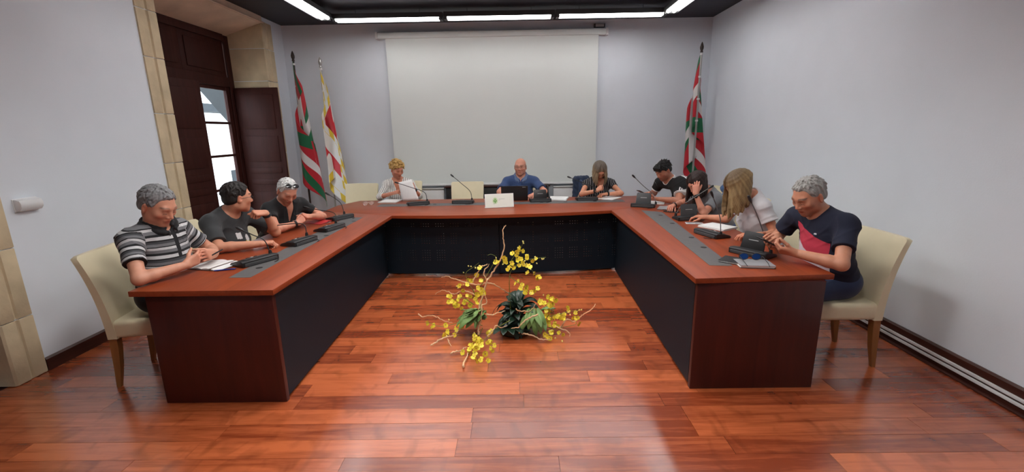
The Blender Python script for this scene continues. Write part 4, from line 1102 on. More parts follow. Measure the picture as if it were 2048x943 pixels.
D_ = lambda deg, pit: (math.cos(R(deg))*math.cos(R(pit)), math.sin(R(deg))*math.cos(R(pit)), math.sin(R(pit)))
PEOPLE = [
 dict(label='grey-haired man in a striped polo shirt clasping his hands over a notebook', seed=1, vox=.004,
      hip=(-2.44, 2.93, .585), neck=(-2.375, 2.905, 1.055), head=(-2.325, 2.87, 1.195), fwd=(1, -.15), face=D_(-8, -27), belly=.02,
      RS=(-2.43, 2.725, 1.005), LS=(-2.345, 3.045, 1.012), RE=(-2.285, 2.575, .797), RW=(-2.160, 2.80, .815), LE=(-2.27, 3.215, .815), LW=(-2.12, 3.035, .832),
      hands={'R': ((.30, .85, .25), (-.85, .35, .1), (.55, .9, .6), .6), 'L': ((.05, -.85, .10), (-.9, -.1, -.2), (.7, 1.0, .7), .6)},
      skin=(214, 152, 124), stubble=.12, brow=(110, 100, 95), brow_w=.6, hair='short', hair_col=(122, 122, 124), hair_hi=(178, 178, 180), hair_thick=.005, recede=.020,
      neckline='polo', shirt=dark_trim, pat=polo_pat, palette=POLO, hs=1.07, shirt_name='polo_shirt', collar=L3(26, 26, 29), sleeve=.62, flare=.006, trouser=(20, 22, 30)),
 dict(label='man in a dark grey T-shirt turning away, one hand under his chin', seed=2, vox=.004,
      hip=(-2.55, 3.68, .585), neck=(-2.385, 3.665, 1.00), head=(-2.29, 3.655, 1.135), fwd=(1, -.05), face=D_(52, -4), belly=.05, bw=1.1, twist=0,
      RS=(-2.43, 3.475, .955), LS=(-2.36, 3.865, .955), RE=(-2.285, 3.33, .797), RW=(-2.03, 3.44, .795), LE=(-2.125, 3.86, .797), LW=(-2.125, 3.745, .99),
      hands={'R': ((.75, .6, .0), (0, 0, -1), 'grip'), 'L': ((-.55, -.75, .12), (-.35, .3, -.85), 'fist')},
      skin=(214, 150, 120), stubble=.25, brow=(50, 40, 35), hair='short', hair_col=(38, 33, 31), hair_hi=(60, 54, 52), hair_thick=.004, recede=.006, hs=1.04,
      neckline='crew', shirt=graphic_tee, sleeve=.80, flare=.010, trouser=(40, 44, 60), wear=[('glasses', .004, .100), ('watch', 'L', 0, (0, .2, 1))]),
 dict(label='white-haired woman in a black top with sunglasses pushed up on her head', seed=3, vox=.004, female=True,
      hip=(-2.46, 4.42, .575), neck=(-2.25, 4.32, 1.0), head=(-2.175, 4.245, 1.105), fwd=(.9, -.45), face=D_(-42, -34), roll=-.12, bw=1.02, sw=.18,
      RE=(-2.185, 3.985, .795), RW=(-2.085, 4.175, .81), LE=(-2.02, 4.60, .80), LW=(-2.04, 4.345, .845),
      hands={'R': ((.45, .6, .45), (-.2, .5, -.1), 'fist', .6), 'L': ((-.1, -.7, .2), (-.5, -.3, -.4), 'fist', .6)},
      skin=(212, 146, 120), brow=(120, 105, 95), brow_w=.5, hair='short', hair_col=(226, 226, 224), hair_hi=(244, 244, 242), hair_thick=.005, hs=1.0,
      neckline='vee', shirt=plain(22, 22, 25), shirt_name='v_neck_top', sleeve=.5, flare=.004, trouser=(30, 30, 34), arm=.95, wear=[('sunglasses', .112, .058, .95), ('watch', 'R', 1, (0, 0, 1))]),
 dict(label='blonde short-haired woman in a striped white blouse reading a sheet of paper', seed=4, vox=.005, female=True,
      hip=(-1.66, 6.40, .57), neck=(-1.645, 6.29, .985), head=(-1.635, 6.235, 1.135), fwd=(.15, -1), face=D_(-48, -18),
      RE=(-1.86, 6.09, .785), RW=(-1.62, 5.975, .855), LE=(-1.33, 6.14, .785), LW=(-1.355, 5.97, .895),
      hands={'R': ((.75, -.45, .25), (.3, .3, -.4), 'grip', .8), 'L': ((-.15, -.4, .8), (-.6, .2, -.2), 'grip', .8)},
      skin=(206, 136, 108), brow=(140, 105, 70), hair='curly', hair_col=(196, 152, 84), hair_hi=(232, 198, 130), neckline='scoop', nwide=.012, shirt=plain(226, 225, 220), pat=lines_pat, palette=WHITE_LINES, shirt_name='blouse', loose=True, sleeve=1.22, trouser=(40, 40, 48), arm=.8,
      wear=[('watch', 'L', 0, (.6, -.6, 0))]),
 dict(label='bald man with glasses in a blue polo shirt sitting behind the laptop', seed=5, vox=.005,
      hip=(.06, 6.42, .585), neck=(.07, 6.305, .99), head=(.065, 6.265, 1.145), fwd=(-.05, -1), face=D_(-101, -2), sw=.195, bw=1.05, belly=.03,
      RE=(-.225, 6.13, .82), RW=(-.14, 5.92, .80), LE=(.385, 6.10, .825), LW=(.24, 5.93, .81),
      hands={'R': ((.35, -.9, -.05), (0, 0, -1), 'relaxed'), 'L': ((-.5, -.85, -.05), (0, 0, -1), 'relaxed')},
      skin=(214, 150, 126), stubble=.12, brow=(90, 75, 68), scalp=(120, 105, 98), scalp_top=.05, lid=.012, neckline='polo', shirt=plain(52, 74, 116), shirt_name='polo_shirt', collar=L3(96, 116, 150), sleeve=.75, flare=.012, trouser=(36, 40, 60),
      wear=[('glasses', .003, .100), ('eyes',)]),
 dict(label='woman with long fair hair in a black pinstripe top looking down', seed=6, vox=.005, female=True,
      hip=(1.13, 6.36, .57), neck=(1.15, 6.235, .955), head=(1.135, 6.135, 1.085), fwd=(0, -1), face=D_(-82, -42), roll=.08, sw=.17,
      RE=(.875, 5.975, .797), RW=(1.05, 5.86, .85), LE=(1.40, 5.98, .797), LW=(1.19, 5.91, .80),
      hands={'R': ((.6, -.2, .5), (.3, .5, -.3), 'fist', .7), 'L': ((-.9, -.25, .0), (0, 0, -1), 'grip')},
      skin=(216, 150, 118), brow=(110, 85, 65), hair='long', hair_col=(122, 104, 84), hair_hi=(190, 164, 124), roots=(104, 96, 90), hlen=.16, face_gap=.62, tau=1.55, neckline='scoop', shirt=plain(24, 24, 27), pat=lines_pat, palette=PIN_LINES, shirt_name='sleeveless_top', sleeve=.35, trouser=(36, 38, 46),
      wear=[('watch', 'L', 0, (0, 0, 1)), ('watch', 'R', 0, (0, -.5, 1))]),
 dict(label='young dark-haired man in a black T-shirt with three white shoulder stripes', seed=7, vox=.0045,
      hip=(2.14, 5.50, .585), neck=(1.925, 5.665, 1.0), head=(1.83, 5.62, 1.12), fwd=(-.9, -.35), face=D_(-157, -30), sw=.185,
      RE=(1.82, 5.93, .80), RW=(1.68, 5.70, .825), LE=(1.915, 5.27, .797), LW=(1.70, 5.375, .805),
      hands={'R': ((-.8, -.5, .05), (.1, .2, -.8), 'grip'), 'L': ((-.9, .35, .08), (.1, .2, .8), 'grip')},
      skin=(186, 122, 96), stubble=.4, brow=(25, 20, 18), hair='short', hair_col=(22, 20, 20), hair_hi=(40, 37, 36), hair_thick=.010, fringe=.012,
      neckline='crew', shirt=three_stripe, pat=three_pat, palette=THREE, sleeve=.62, flare=.006, trouser=(30, 34, 48)),
 dict(label='dark-haired woman in a grey T-shirt resting her face on her hand', seed=8, vox=.0045, female=True,
      hip=(2.20, 4.74, .57), neck=(2.03, 4.75, .965), head=(1.885, 4.68, 1.065), fwd=(-1, -.1), face=D_(-163, -34), roll=.15, sw=.165,
      LE=(1.86, 4.42, .797), LW=(1.80, 4.50, .985), RE=(1.87, 5.08, .80), RW=(1.73, 4.92, .80),
      hands={'L': ((.05, .25, .9), (.35, .85, -.1), 'relaxed'), 'R': ((-.55, -.75, .0), (0, 0, -1), (.5, .5, .3))},
      skin=(206, 138, 112), brow=(45, 32, 28), hair='long', hair_col=(38, 27, 25), hair_hi=(70, 48, 42), hlen=.17, face_gap=.8, hin=-.05, tau=1.6, neckline='crew', shirt=grey_tee, sleeve=.62, flare=.006, trouser=(70, 90, 130), arm=.86,
      wear=[('watch', 'L', 0, (-.5, -.9, 0)), ('watch', 'R', 1, (0, 0, 1))]),
 dict(label='woman with straight blonde hair hiding her face, in a white T-shirt', seed=9, vox=.004, female=True,
      hip=(2.19, 3.84, .575), neck=(2.03, 3.84, 1.045), head=(1.885, 3.80, 1.145), fwd=(-1, .02), face=D_(-182, -36), sw=.175,
      LE=(2.10, 3.57, .775), LW=(1.875, 3.47, .797), RE=(1.955, 4.13, .80), RW=(1.80, 4.235, .80),
      hands={'L': ((-.85, .4, -.02), (0, 0, -1), 'relaxed'), 'R': ((-.7, .35, .02), (0, 0, -1), (.45, .6, .4))},
      skin=(208, 140, 108), brow=(110, 85, 65), hair='long', hair_col=(140, 112, 78), hair_hi=(206, 176, 126), roots=(96, 76, 56), root_z=.01, hlen=.235, face_gap=.40, hin=.02, hcurl=.04, tau=1.5, nst=76, hs=1.02, neckline='crew', nwide=-.004, shirt=plain(206, 203, 206), loose=True, sleeve=.55, flare=.016, trouser=(96, 120, 160), arm=.9),
 dict(label='grey-haired man in a navy and red T-shirt looking at his phone', seed=10, vox=.004,
      hip=(2.22, 3.03, .585), neck=(2.075, 3.045, 1.035), head=(1.975, 3.03, 1.165), fwd=(-1, -.12), face=D_(-166, -27), bw=1.08, belly=.02, sw=.2,
      LS=(2.13, 2.86, .998), RS=(2.035, 3.235, .99), LE=(2.00, 2.675, .795), LW=(1.815, 2.845, .825), RE=(1.985, 3.36, .805), RW=(1.80, 3.055, .835),
      hands={'L': ((-.85, .38, .12), (-.05, .55, .6), (.8, .9, .6), .4), 'R': ((-.75, -.35, .1), (.1, -.45, .6), (.8, .9, .6), .4)},
      skin=(208, 144, 114), stubble=.3, brow=(90, 82, 78), hair='short', hair_col=(156, 154, 150), hair_hi=(205, 203, 199), hair_thick=.0055, recede=.018,
      neckline='crew', shirt=plain(30, 34, 54), pat=block_pat, palette=BLOCK, hs=1.05, sleeve=.62, flare=.008, trouser=(42, 54, 84), arm=1.05),
]
built = [person(s_) for s_ in PEOPLE]
BRANCH=[([(-0.311,3.420,0.087),(-0.298,3.429,0.257),(-0.253,3.438,0.442),(-0.219,3.447,0.497),(-0.157,3.456,0.586),(-0.120,3.464,0.658),(-0.102,3.473,0.746),(-0.109,3.482,0.826),(-0.104,3.491,0.880),(-0.084,3.500,0.903)],7),
([(-0.253,3.440,0.441),(-0.202,3.467,0.426),(-0.143,3.495,0.381),(-0.095,3.522,0.336),(-0.055,3.550,0.285)],5),
([(-0.253,3.440,0.445),(-0.313,3.483,0.414),(-0.371,3.527,0.408),(-0.458,3.570,0.412),(-0.547,3.613,0.430),(-0.595,3.657,0.434),(-0.655,3.700,0.411)],5),
([(-0.363,3.460,0.453),(-0.347,3.468,0.475),(-0.309,3.476,0.540),(-0.292,3.484,0.571),(-0.260,3.492,0.576),(-0.240,3.500,0.586)],5),
([(-0.244,3.440,0.466),(-0.267,3.445,0.515),(-0.258,3.450,0.556),(-0.238,3.455,0.575),(-0.221,3.460,0.598)],5),
([(-0.331,3.500,0.308),(-0.363,3.536,0.313),(-0.441,3.571,0.332),(-0.497,3.607,0.306),(-0.558,3.643,0.276),(-0.597,3.679,0.286),(-0.655,3.714,0.287),(-0.729,3.750,0.238)],5),
([(-0.311,3.300,0.064),(-0.315,3.323,0.109),(-0.295,3.347,0.171),(-0.311,3.370,0.230),(-0.303,3.393,0.289),(-0.278,3.417,0.348),(-0.253,3.440,0.441)],8),
([(-0.293,3.320,0.183),(-0.284,3.340,0.251),(-0.288,3.360,0.285),(-0.249,3.380,0.293),(-0.257,3.400,0.337),(-0.277,3.420,0.389)],6),
([(-0.844,3.550,0.144),(-0.803,3.530,0.121),(-0.735,3.510,0.142),(-0.669,3.490,0.132),(-0.613,3.470,0.108),(-0.540,3.450,0.099)],5),
([(-0.677,3.200,0.024),(-0.643,3.233,0.033),(-0.597,3.267,0.050),(-0.554,3.300,0.046),(-0.527,3.333,0.038),(-0.478,3.367,0.065),(-0.433,3.400,0.075)],7),
([(-0.508,3.075,0.020),(-0.471,3.106,0.020),(-0.435,3.121,0.020),(-0.403,3.177,0.020)],6),
([(-0.388,2.874,0.020),(-0.393,2.952,0.020),(-0.379,3.026,0.020),(-0.383,3.135,0.020)],7),
([(-0.554,3.250,0.057),(-0.540,3.225,0.035),(-0.516,3.188,0.020)],5),
([(-0.014,3.350,0.255),(0.017,3.360,0.230),(0.057,3.370,0.229),(0.082,3.380,0.216),(0.114,3.390,0.233),(0.147,3.400,0.280)],5),
([(0.007,3.350,0.053),(0.055,3.325,0.051),(0.114,3.300,0.050),(0.172,3.275,0.031),(0.260,3.250,0.033)],7),
([(0.342,3.488,0.020),(0.378,3.513,0.044),(0.400,3.527,0.074),(0.431,3.540,0.077),(0.471,3.553,0.047),(0.510,3.567,0.073),(0.550,3.580,0.098),(0.602,3.593,0.124),(0.646,3.607,0.154),(0.661,3.620,0.176)],6),
([(0.158,3.300,0.227),(0.103,3.290,0.207),(0.055,3.280,0.187),(0.023,3.270,0.158),(-0.000,3.260,0.138),(-0.055,3.250,0.135)],6),
([(-0.250,3.300,0.233),(-0.201,3.333,0.214),(-0.159,3.367,0.216),(-0.103,3.400,0.215)],6),
([(-0.236,3.200,0.094),(-0.185,3.213,0.154),(-0.166,3.225,0.173),(-0.132,3.237,0.146),(-0.086,3.250,0.160)],5),
([(0.280,3.400,0.087),(0.339,3.375,0.072),(0.393,3.350,0.057),(0.410,3.325,0.051),(0.411,3.300,0.037)],5)]
STEMS=[[(-0.057,3.450,0.114),(-0.062,3.450,0.289),(-0.063,3.450,0.494),(-0.029,3.450,0.565),(0.023,3.450,0.606),(0.103,3.450,0.633),(0.163,3.450,0.641),(0.231,3.450,0.648)],
[(-0.033,3.450,0.556),(-0.001,3.450,0.577),(0.047,3.450,0.584),(0.103,3.450,0.563),(0.142,3.450,0.508),(0.158,3.450,0.486)],
[(-0.063,3.450,0.494),(-0.019,3.450,0.459),(0.041,3.450,0.416),(0.093,3.450,0.364),(0.149,3.450,0.294),(0.223,3.450,0.259)],
[(-0.029,3.450,0.565),(-0.057,3.450,0.594),(-0.024,3.450,0.660),(0.016,3.450,0.688),(0.037,3.450,0.741),(0.061,3.450,0.786)],
[(-0.313,3.450,0.117),(-0.327,3.450,0.293),(-0.402,3.450,0.465),(-0.411,3.450,0.529),(-0.358,3.450,0.570),(-0.304,3.450,0.611)],
[(-0.294,3.450,0.421),(-0.197,3.450,0.588),(-0.167,3.450,0.650),(-0.202,3.450,0.679),(-0.234,3.450,0.672)],
[(-0.291,3.420,0.086),(-0.432,3.420,0.132),(-0.536,3.420,0.099),(-0.640,3.420,0.082),(-0.712,3.420,0.110),(-0.761,3.420,0.115)],
[(-0.273,3.200,0.165),(-0.315,3.200,0.062),(-0.328,3.118,0.020),(-0.288,2.994,0.020)],
[(-0.062,3.250,0.202),(-0.200,3.250,0.120),(-0.240,3.250,0.070),(-0.297,3.199,0.020)],
[(0.016,3.450,0.069),(0.181,3.450,0.133),(0.304,3.450,0.153),(0.427,3.450,0.186),(0.529,3.450,0.193)],
[(0.179,3.400,0.089),(0.301,3.400,0.065),(0.402,3.400,0.077),(0.475,3.400,0.094)],
[(-0.352,3.480,0.238),(-0.452,3.480,0.305),(-0.536,3.480,0.284),(-0.574,3.480,0.263)]]
FLOWERS=[(-0.419,3.450,0.537,1),(-0.374,3.450,0.574,2),(-0.338,3.450,0.557,2),(-0.410,3.450,0.465,3),(-0.350,3.450,0.456,4),(-0.167,3.450,0.650,2),(-0.132,3.450,0.616,2),(-0.085,3.450,0.607,4),(-0.057,3.450,0.574,3),(-0.024,3.450,0.648,5),(-0.281,3.450,0.589,2),(-0.465,3.450,0.411,3),(-0.506,3.450,0.394,2),(-0.550,3.450,0.330,4),(-0.345,3.450,0.358,9),(-0.284,3.450,0.357,3),(-0.469,3.450,0.312,6),(-0.421,3.450,0.294,7),(-0.532,3.450,0.283,3),(-0.561,3.385,0.080,8),(-0.502,3.495,0.060,4),(-0.341,3.155,0.080,12),(-0.286,3.087,0.080,7),(-0.384,3.122,0.060,3),(-0.234,3.343,0.060,4),(-0.199,3.370,0.060,2),(-0.218,3.200,0.060,3),(-0.156,3.099,0.060,3),(-0.326,3.025,0.060,2),(-0.306,2.913,0.060,3),(-0.251,2.948,0.060,3),(-0.731,3.532,0.060,3),(0.029,3.450,0.742,2),(0.028,3.450,0.696,3),(0.053,3.450,0.782,2),(0.107,3.450,0.646,3),(0.051,3.450,0.626,3),(0.043,3.450,0.585,3),(0.091,3.450,0.584,3),(0.147,3.450,0.653,2),(0.151,3.450,0.616,1),(0.195,3.450,0.636,2),(0.094,3.450,0.538,2),(0.131,3.450,0.541,2),(0.154,3.450,0.495,3),(0.001,3.450,0.438,3),(0.061,3.450,0.395,4),(0.101,3.450,0.373,5),(0.125,3.450,0.329,2),(0.178,3.450,0.294,1),(0.223,3.450,0.285,5),(0.267,3.450,0.319,5),(0.255,3.450,0.267,6),(0.202,3.450,0.172,5),(0.264,3.450,0.136,9),(0.317,3.450,0.122,8),(0.366,3.450,0.156,7),(0.407,3.450,0.186,4),(0.465,3.450,0.129,3),(0.489,3.474,0.060,2),(0.298,3.368,0.080,5),(0.232,3.293,0.060,3),(0.266,3.274,0.060,2),(0.337,3.317,0.060,3),(0.317,3.186,0.060,2),(-0.046,3.481,0.060,2),(-0.122,3.523,0.060,2),(0.447,3.450,0.186,2),(0.509,3.450,0.194,2)]
# ================================================================ table microphones
m_goose = M('gooseneck', (.02, .02, .021, 1), .45, metal=.3, var=.1)
m_goose_l = M('gooseneck_grey', (.16, .16, .16, 1), .4, metal=.5, var=.1)
m_logo = M('pale_print', (.45, .46, .46, 1), .6, var=.05)
def mic(ctr, rz, neck, flap, label, neckmat=None, lift=0.0):
    r = empty('microphone_unit', (ctr[0], ctr[1], TT+.0015), R(rz)); tag(r, label, 'microphone', 'conference microphones on the desks')
    c, s_ = math.cos(-R(rz)), math.sin(-R(rz))
    def loc(p): x, y_ = p[0]-ctr[0], p[1]-ctr[1]; return (x*c-y_*s_, x*s_+y_*c, p[2]-TT-.0015)
    prism('base', [(-.072, .0), (.075, 0), (.078, .010), (.060, .022), (.0, .036), (-.058, .042), (-.074, .034)], -.135, .135, m_black, r, bev=.004, axis='X', smooth=True)
    kp = prism('key_panel', [(.056, .0245), (.0, .0375), (-.03, .040), (-.03, .0415), (.0, .039), (.057, .026)], -.09, .09, m_dkgrey, r, axis='X')
    for k in range(3): box('button', -.012+.03*(k-1), .006+.03*(k-1), .028, .040, .029, .0345, m_logo if k == 1 else m_black, kp, .001)
    box('front_lip', -.12, .12, -.080, -.070, .002, .026, m_dkgrey, r, .003)
    if flap:
        f = empty('speaker_flap'); f.parent = r; f.location = (0, -.012, .036); f.rotation_euler = (R(-16 if flap > 0 else -16), 0, 0)
        h_ = abs(flap)
        prism('flap_plate', [(-.085, 0), (.085, 0), (.078, h_*.93), (.066, h_), (-.066, h_), (-.078, h_*.93)], -.006, .006, m_dkgrey if flap < 0 else m_black, f, bev=.002, axis='Y', smooth=True)
        box('flap_print', -.035, .035, -.0072, -.0064, h_*.52, h_*.56, m_logo, f)
        for k in range(5): box('speaker_slot', -.05, .05, .0062, .0072, .02+.014*k, .026+.014*k, m_hole, f)
    P = [loc(p) for p in neck]; b = Vector(P[0]); b.z = .030
    pts = smooth_path([tuple(b)]+[tuple(p) for p in P[1:]], 8)
    nm = neckmat or m_goose
    lathe('neck_socket', [(.013, .026), (.012, .045), (.008, .058)], m_black, r, 12, loc=(b.x, b.y, 0))
    tube('gooseneck', pts, .0038, nm, r, 8)
    d = (pts[-1]-pts[-3]).normalized(); e = pts[-1]
    tube('microphone_head', [e-d*.035, e-d*.02, e-d*.008, e+d*.016, e+d*.026], [.004, .0075, .0105, .0105, .006], m_black, r, 12)
    cb = [(.10, -.078, .012), (.11, -.10, .004), (.085, -.125, .004), (.06, -.13, .003)]
    tube('cable', smooth_path(cb, 5), .0028, m_black, r, 6)
    return r
mic((-1.868, 3.075), 62, [(-1.818, 3.19, .79), (-1.854, 3.20, .878), (-1.93, 3.19, .925), (-2.015, 3.185, .972)], 0, 'microphone unit nearest the viewer on the left wing, beside the notebook')
mic((-1.815, 3.64), 74, [(-1.815, 3.78, .79), (-1.855, 3.82, .872), (-2.03, 3.83, .87), (-2.195, 3.82, .846)], 0, 'microphone unit with its neck bent low before the man in dark grey')
mic((-1.775, 4.17), 72, [(-1.765, 4.30, .79), (-1.79, 4.35, .872), (-1.94, 4.36, .905), (-2.07, 4.36, .934)], 0, 'microphone unit before the woman with sunglasses on her hair')
mic((-1.885, 4.70), 60, [(-1.88, 4.83, .79), (-1.93, 4.90, .88), (-1.99, 4.90, .94), (-2.068, 4.894, .995)], 0, 'microphone unit at the far end of the left wing, before the flags')
mic((-1.235, 5.60), 22, [(-1.13, 5.66, .79), (-1.165, 5.69, .89), (-1.34, 5.71, .955), (-1.52, 5.73, 1.014)], 0, 'microphone unit before the woman reading a sheet')
mic((-.672, 5.66), -2, [(-.565, 5.70, .79), (-.586, 5.72, .889), (-.69, 5.74, .985), (-.812, 5.76, 1.088)], 0, 'microphone unit before the empty chair at the head table')
mic((.306, 5.70), 5, [(.425, 5.73, .79), (.415, 5.75, .85), (.412, 5.77, .90), (.408, 5.79, .935)], .115, 'microphone unit with raised black flap beside the laptop')
mic((.905, 5.76), 2, [(1.03, 5.80, .79), (1.015, 5.81, .90), (.85, 5.83, .97), (.69, 5.85, 1.035)], 0, 'microphone unit before the woman in pinstripes')
mic((1.475, 5.18), -22, [(1.612, 5.16, .79), (1.612, 5.27, .874), (1.50, 5.30, .975), (1.378, 5.292, 1.09)], -.125, 'microphone unit with raised grey flap at the corner of the right wing', m_goose_l)
mic((1.70, 4.39), 6, [(1.585, 4.42, .79), (1.635, 4.425, .875), (1.77, 4.41, .975), (1.908, 4.405, 1.066)], -.115, 'microphone unit before the dark-haired woman, with a grey flap', m_goose_l)
mic((1.635, 3.69), -72, [(1.655, 3.57, .79), (1.655, 3.60, .90), (1.62, 3.60, 1.0), (1.566, 3.591, 1.113)], 0, 'microphone unit without flap before the woman in white', m_goose_l)
mic((1.665, 3.085), -58, [(1.74, 2.99, .79), (1.72, 3.06, .90), (1.665, 3.07, 1.03), (1.60, 3.071, 1.15)], .125, 'microphone unit with raised black flap nearest the viewer on the right wing', m_goose_l)

# ================================================================ papers, phones, pens
m_paper = M('white_paper', (.80, .80, .79, 1), .8, var=.02)
m_cover = M('black_cover', (.02, .02, .022, 1), .5, var=.1)
m_greyc = M('grey_cover', (.30, .30, .31, 1), .45, var=.05)
m_red = M('red_plastic', (.45, .03, .035, 1), .35, var=.08)
m_blue = M('blue_plastic', (.02, .035, .30, 1), .3, var=.08)
m_bluel = M('blue_mirror_lens', (.01, .07, .30, 1), .1, metal=.6, var=.1)
m_phone = M('phone_glass', (.006, .006, .008, 1), .12, var=.1)
Z0 = TT+.0008
def booklet(name, c, w, l, h, rz, label, cat, top=m_paper, under=m_paper, pages=3, z=Z0):
    r = empty(name, (c[0], c[1], z), R(rz)); tag(r, label, cat)
    box('cover', -w/2, w/2, -l/2, l/2, 0, .002, under, r)
    for k in range(pages):
        d = .0025*((k*7) % 3-1); box('page_block', -w/2+.003+d, w/2-.003+d, -l/2+.003-d, l/2-.003-d, .002+k*(h-.003)/pages, .002+(k+1)*(h-.003)/pages-.0003, m_paper, r)
    if top is not m_paper: box('front_cover', -w/2, w/2, -l/2, l/2, h-.001, h+.001, top, r)
    return r
nb = empty('notebook', (-2.11, 3.00, Z0), R(-14)); tag(nb, 'open white notebook under the hands of the man in stripes', 'notebook')
box('cover', -.145, .145, -.11, .11, 0, .003, m_cover, nb, .001)
for s_ in (-1, 1):
    bm = bmesh.new(); n = 10; rows = []
    for i in range(n+1):
        t = i/n; rows.append((s_*(.002+.138*t), .003+.010*math.sin(math.pi*min(1, t*1.1+.12))*(1-.5*t)+.002))
    for i in range(n):
        a, b = rows[i], rows[i+1]
        vs_ = [bm.verts.new(p) for p in ((a[0], -.105, a[1]), (b[0], -.105, b[1]), (b[0], .105, b[1]), (a[0], .105, a[1]), (a[0], -.105, .003), (b[0], -.105, .003), (b[0], .105, .003), (a[0], .105, .003))]
        for q in ((0, 1, 2, 3), (4, 5, 1, 0), (3, 2, 6, 7), (1, 5, 6, 2), (0, 3, 7, 4), (4, 7, 6, 5)): bm.faces.new([vs_[k] for k in q])
    bmesh.ops.remove_doubles(bm, verts=bm.verts[:], dist=.00005)
    link('open_page', bm_mesh(bm, 'open_page', True, 30), m_paper, nb)
def pen(p, d, mat, label, L=.14):
    d = Vector(d).normalized(); r = empty('pen', p); tag(r, label, 'pen')
    q = d.to_track_quat('Z', 'Y').to_euler()
    b = lathe('barrel', [(.0035, .012), (.0045, .02), (.0045, L-.03), (.004, L-.005), (.002, L)], mat, r, 10); b.rotation_euler = q
    t_ = lathe('tip', [(.0008, 0), (.002, .006), (.0036, .0122)], m_steel, r, 10); t_.rotation_euler = q
    k = lathe('clip', [(.0012, L-.04), (.0012, L-.008)], m_steel, r, 6); k.location = q.to_matrix() @ Vector((.0055, 0, 0)); k.rotation_euler = q
pen((-2.035, 2.855, Z0+.005), (.94, .33, 0), m_blue, 'blue pen lying beside the open notebook')
pen((-2.14, 2.945, .81), (.72, .62, .42), m_cover, 'dark pen held in the clasped hands of the man in stripes', .13)
fo = empty('folder', (-2.02, 4.50, Z0), R(-28)); tag(fo, 'red plastic folder beside the woman in black', 'folder')
box('back_cover', -.11, .11, -.075, .075, 0, .0015, m_red, fo); o = box('front_cover', -.11, .11, -.0, .15, .0, .0015, m_red, fo, loc=(0, -.075, .002)); o.rotation_euler = (R(7), 0, 0)
box('inner_sheet', -.10, .10, -.07, .07, .0016, .0024, m_paper, fo)
def spectacles(c, rz, label, lensm, rimm, sc=1.0, z=Z0):
    r = empty('eyeglasses', (c[0], c[1], z), R(rz)); tag(r, label, 'glasses'); r.scale = (sc,)*3
    for s_ in (-1, 1):
        pts = [(s_*.034+.025*math.cos(a), 0, .021+.019*math.sin(a)) for a in np.linspace(0, 2*math.pi, 19)]
        tube('rim', pts, .002, rimm, r, 6)
        link('lens', mesh('lens', [(s_*.034, -.001, .021)]+pts[:-1], [(0, 1+i, 1+(i+1) % 18) for i in range(18)]), lensm, r)
        tube('temple', [(s_*.060, 0, .026), (s_*.062, .02, .025), (s_*.060, .10, .012), (s_*.057, .135, .002)], .0018, rimm, r, 6)
    tube('bridge', [(-.01, 0, .026), (0, -.003, .030), (.01, 0, .026)], .002, rimm, r, 6)
m_clear = NT('clear_lens'); m_clear.base((.9, .9, .9, 1)); m_clear.p.inputs['Alpha'].default_value = .25; m_clear.rough(.1); gx = m_clear.n('TexNoise'); m_clear.bump(gx.outputs[0], .01); m_clear = m_clear.m
spectacles((-1.86, 5.60), 20, 'thin folded eyeglasses lying on the head table corner', m_clear, m_steel, 1.1)
booklet('booklet', (-1.66, 5.88), .24, .26, .014, -8, 'white booklet on the head table before the woman in stripes', 'booklet')
sh = empty('paper_sheet', (-1.42, 5.87, 0)); tag(sh, 'white sheet of paper held up by the woman in the striped blouse', 'paper')
bm = bmesh.new(); c00, c10, c11, c01 = (Vector(p) for p in ((-.065, -.030, .765), (.150, -.035, .775), (.058, .01, 1.040), (-.120, .012, 1.0)))
g = [[None]*9 for _ in range(9)]
for i in range(9):
    for j in range(9):
        u, v = i/8, j/8; p = (c00*(1-u)+c10*u)*(1-v)+(c01*(1-u)+c11*u)*v
        p = p+Vector((0, -.018*math.sin(math.pi*u)-.01*math.sin(math.pi*v), 0)); g[i][j] = bm.verts.new(p)
for i in range(8):
    for j in range(8): bm.faces.new((g[i][j], g[i+1][j], g[i+1][j+1], g[i][j+1]))
o = link('sheet', bm_mesh(bm, 'sheet', True), m_paper, sh); md = o.modifiers.new('thickness', 'SOLIDIFY'); md.thickness = .0008
lp = empty('laptop', (-.02, 5.80, Z0), 0); tag(lp, 'open black laptop seen from behind on the head table', 'laptop')
box('base', -.172, .172, -.02, .215, 0, .018, m_black, lp, .004)
for rr_ in range(5):
    for cc_ in range(12): box('key', -.15+.0255*cc_, -.15+.0255*cc_+.021, .03+.022*rr_, .03+.022*rr_+.018, .018, .0205, m_dkgrey, lp) if (rr_+cc_) % 1 == 0 else None
ld = empty('lid'); ld.parent = lp; ld.location = (0, -.018, .014); ld.rotation_euler = (R(14), 0, 0)
box('lid_shell', -.172, .172, -.010, 0, 0, .190, m_black, ld, .004)
box('screen_panel', -.160, .160, .0, .001, .012, .180, m_phone, ld)
box('lid_print', .10, .145, -.0108, -.0101, .170, .175, m_logo, ld)
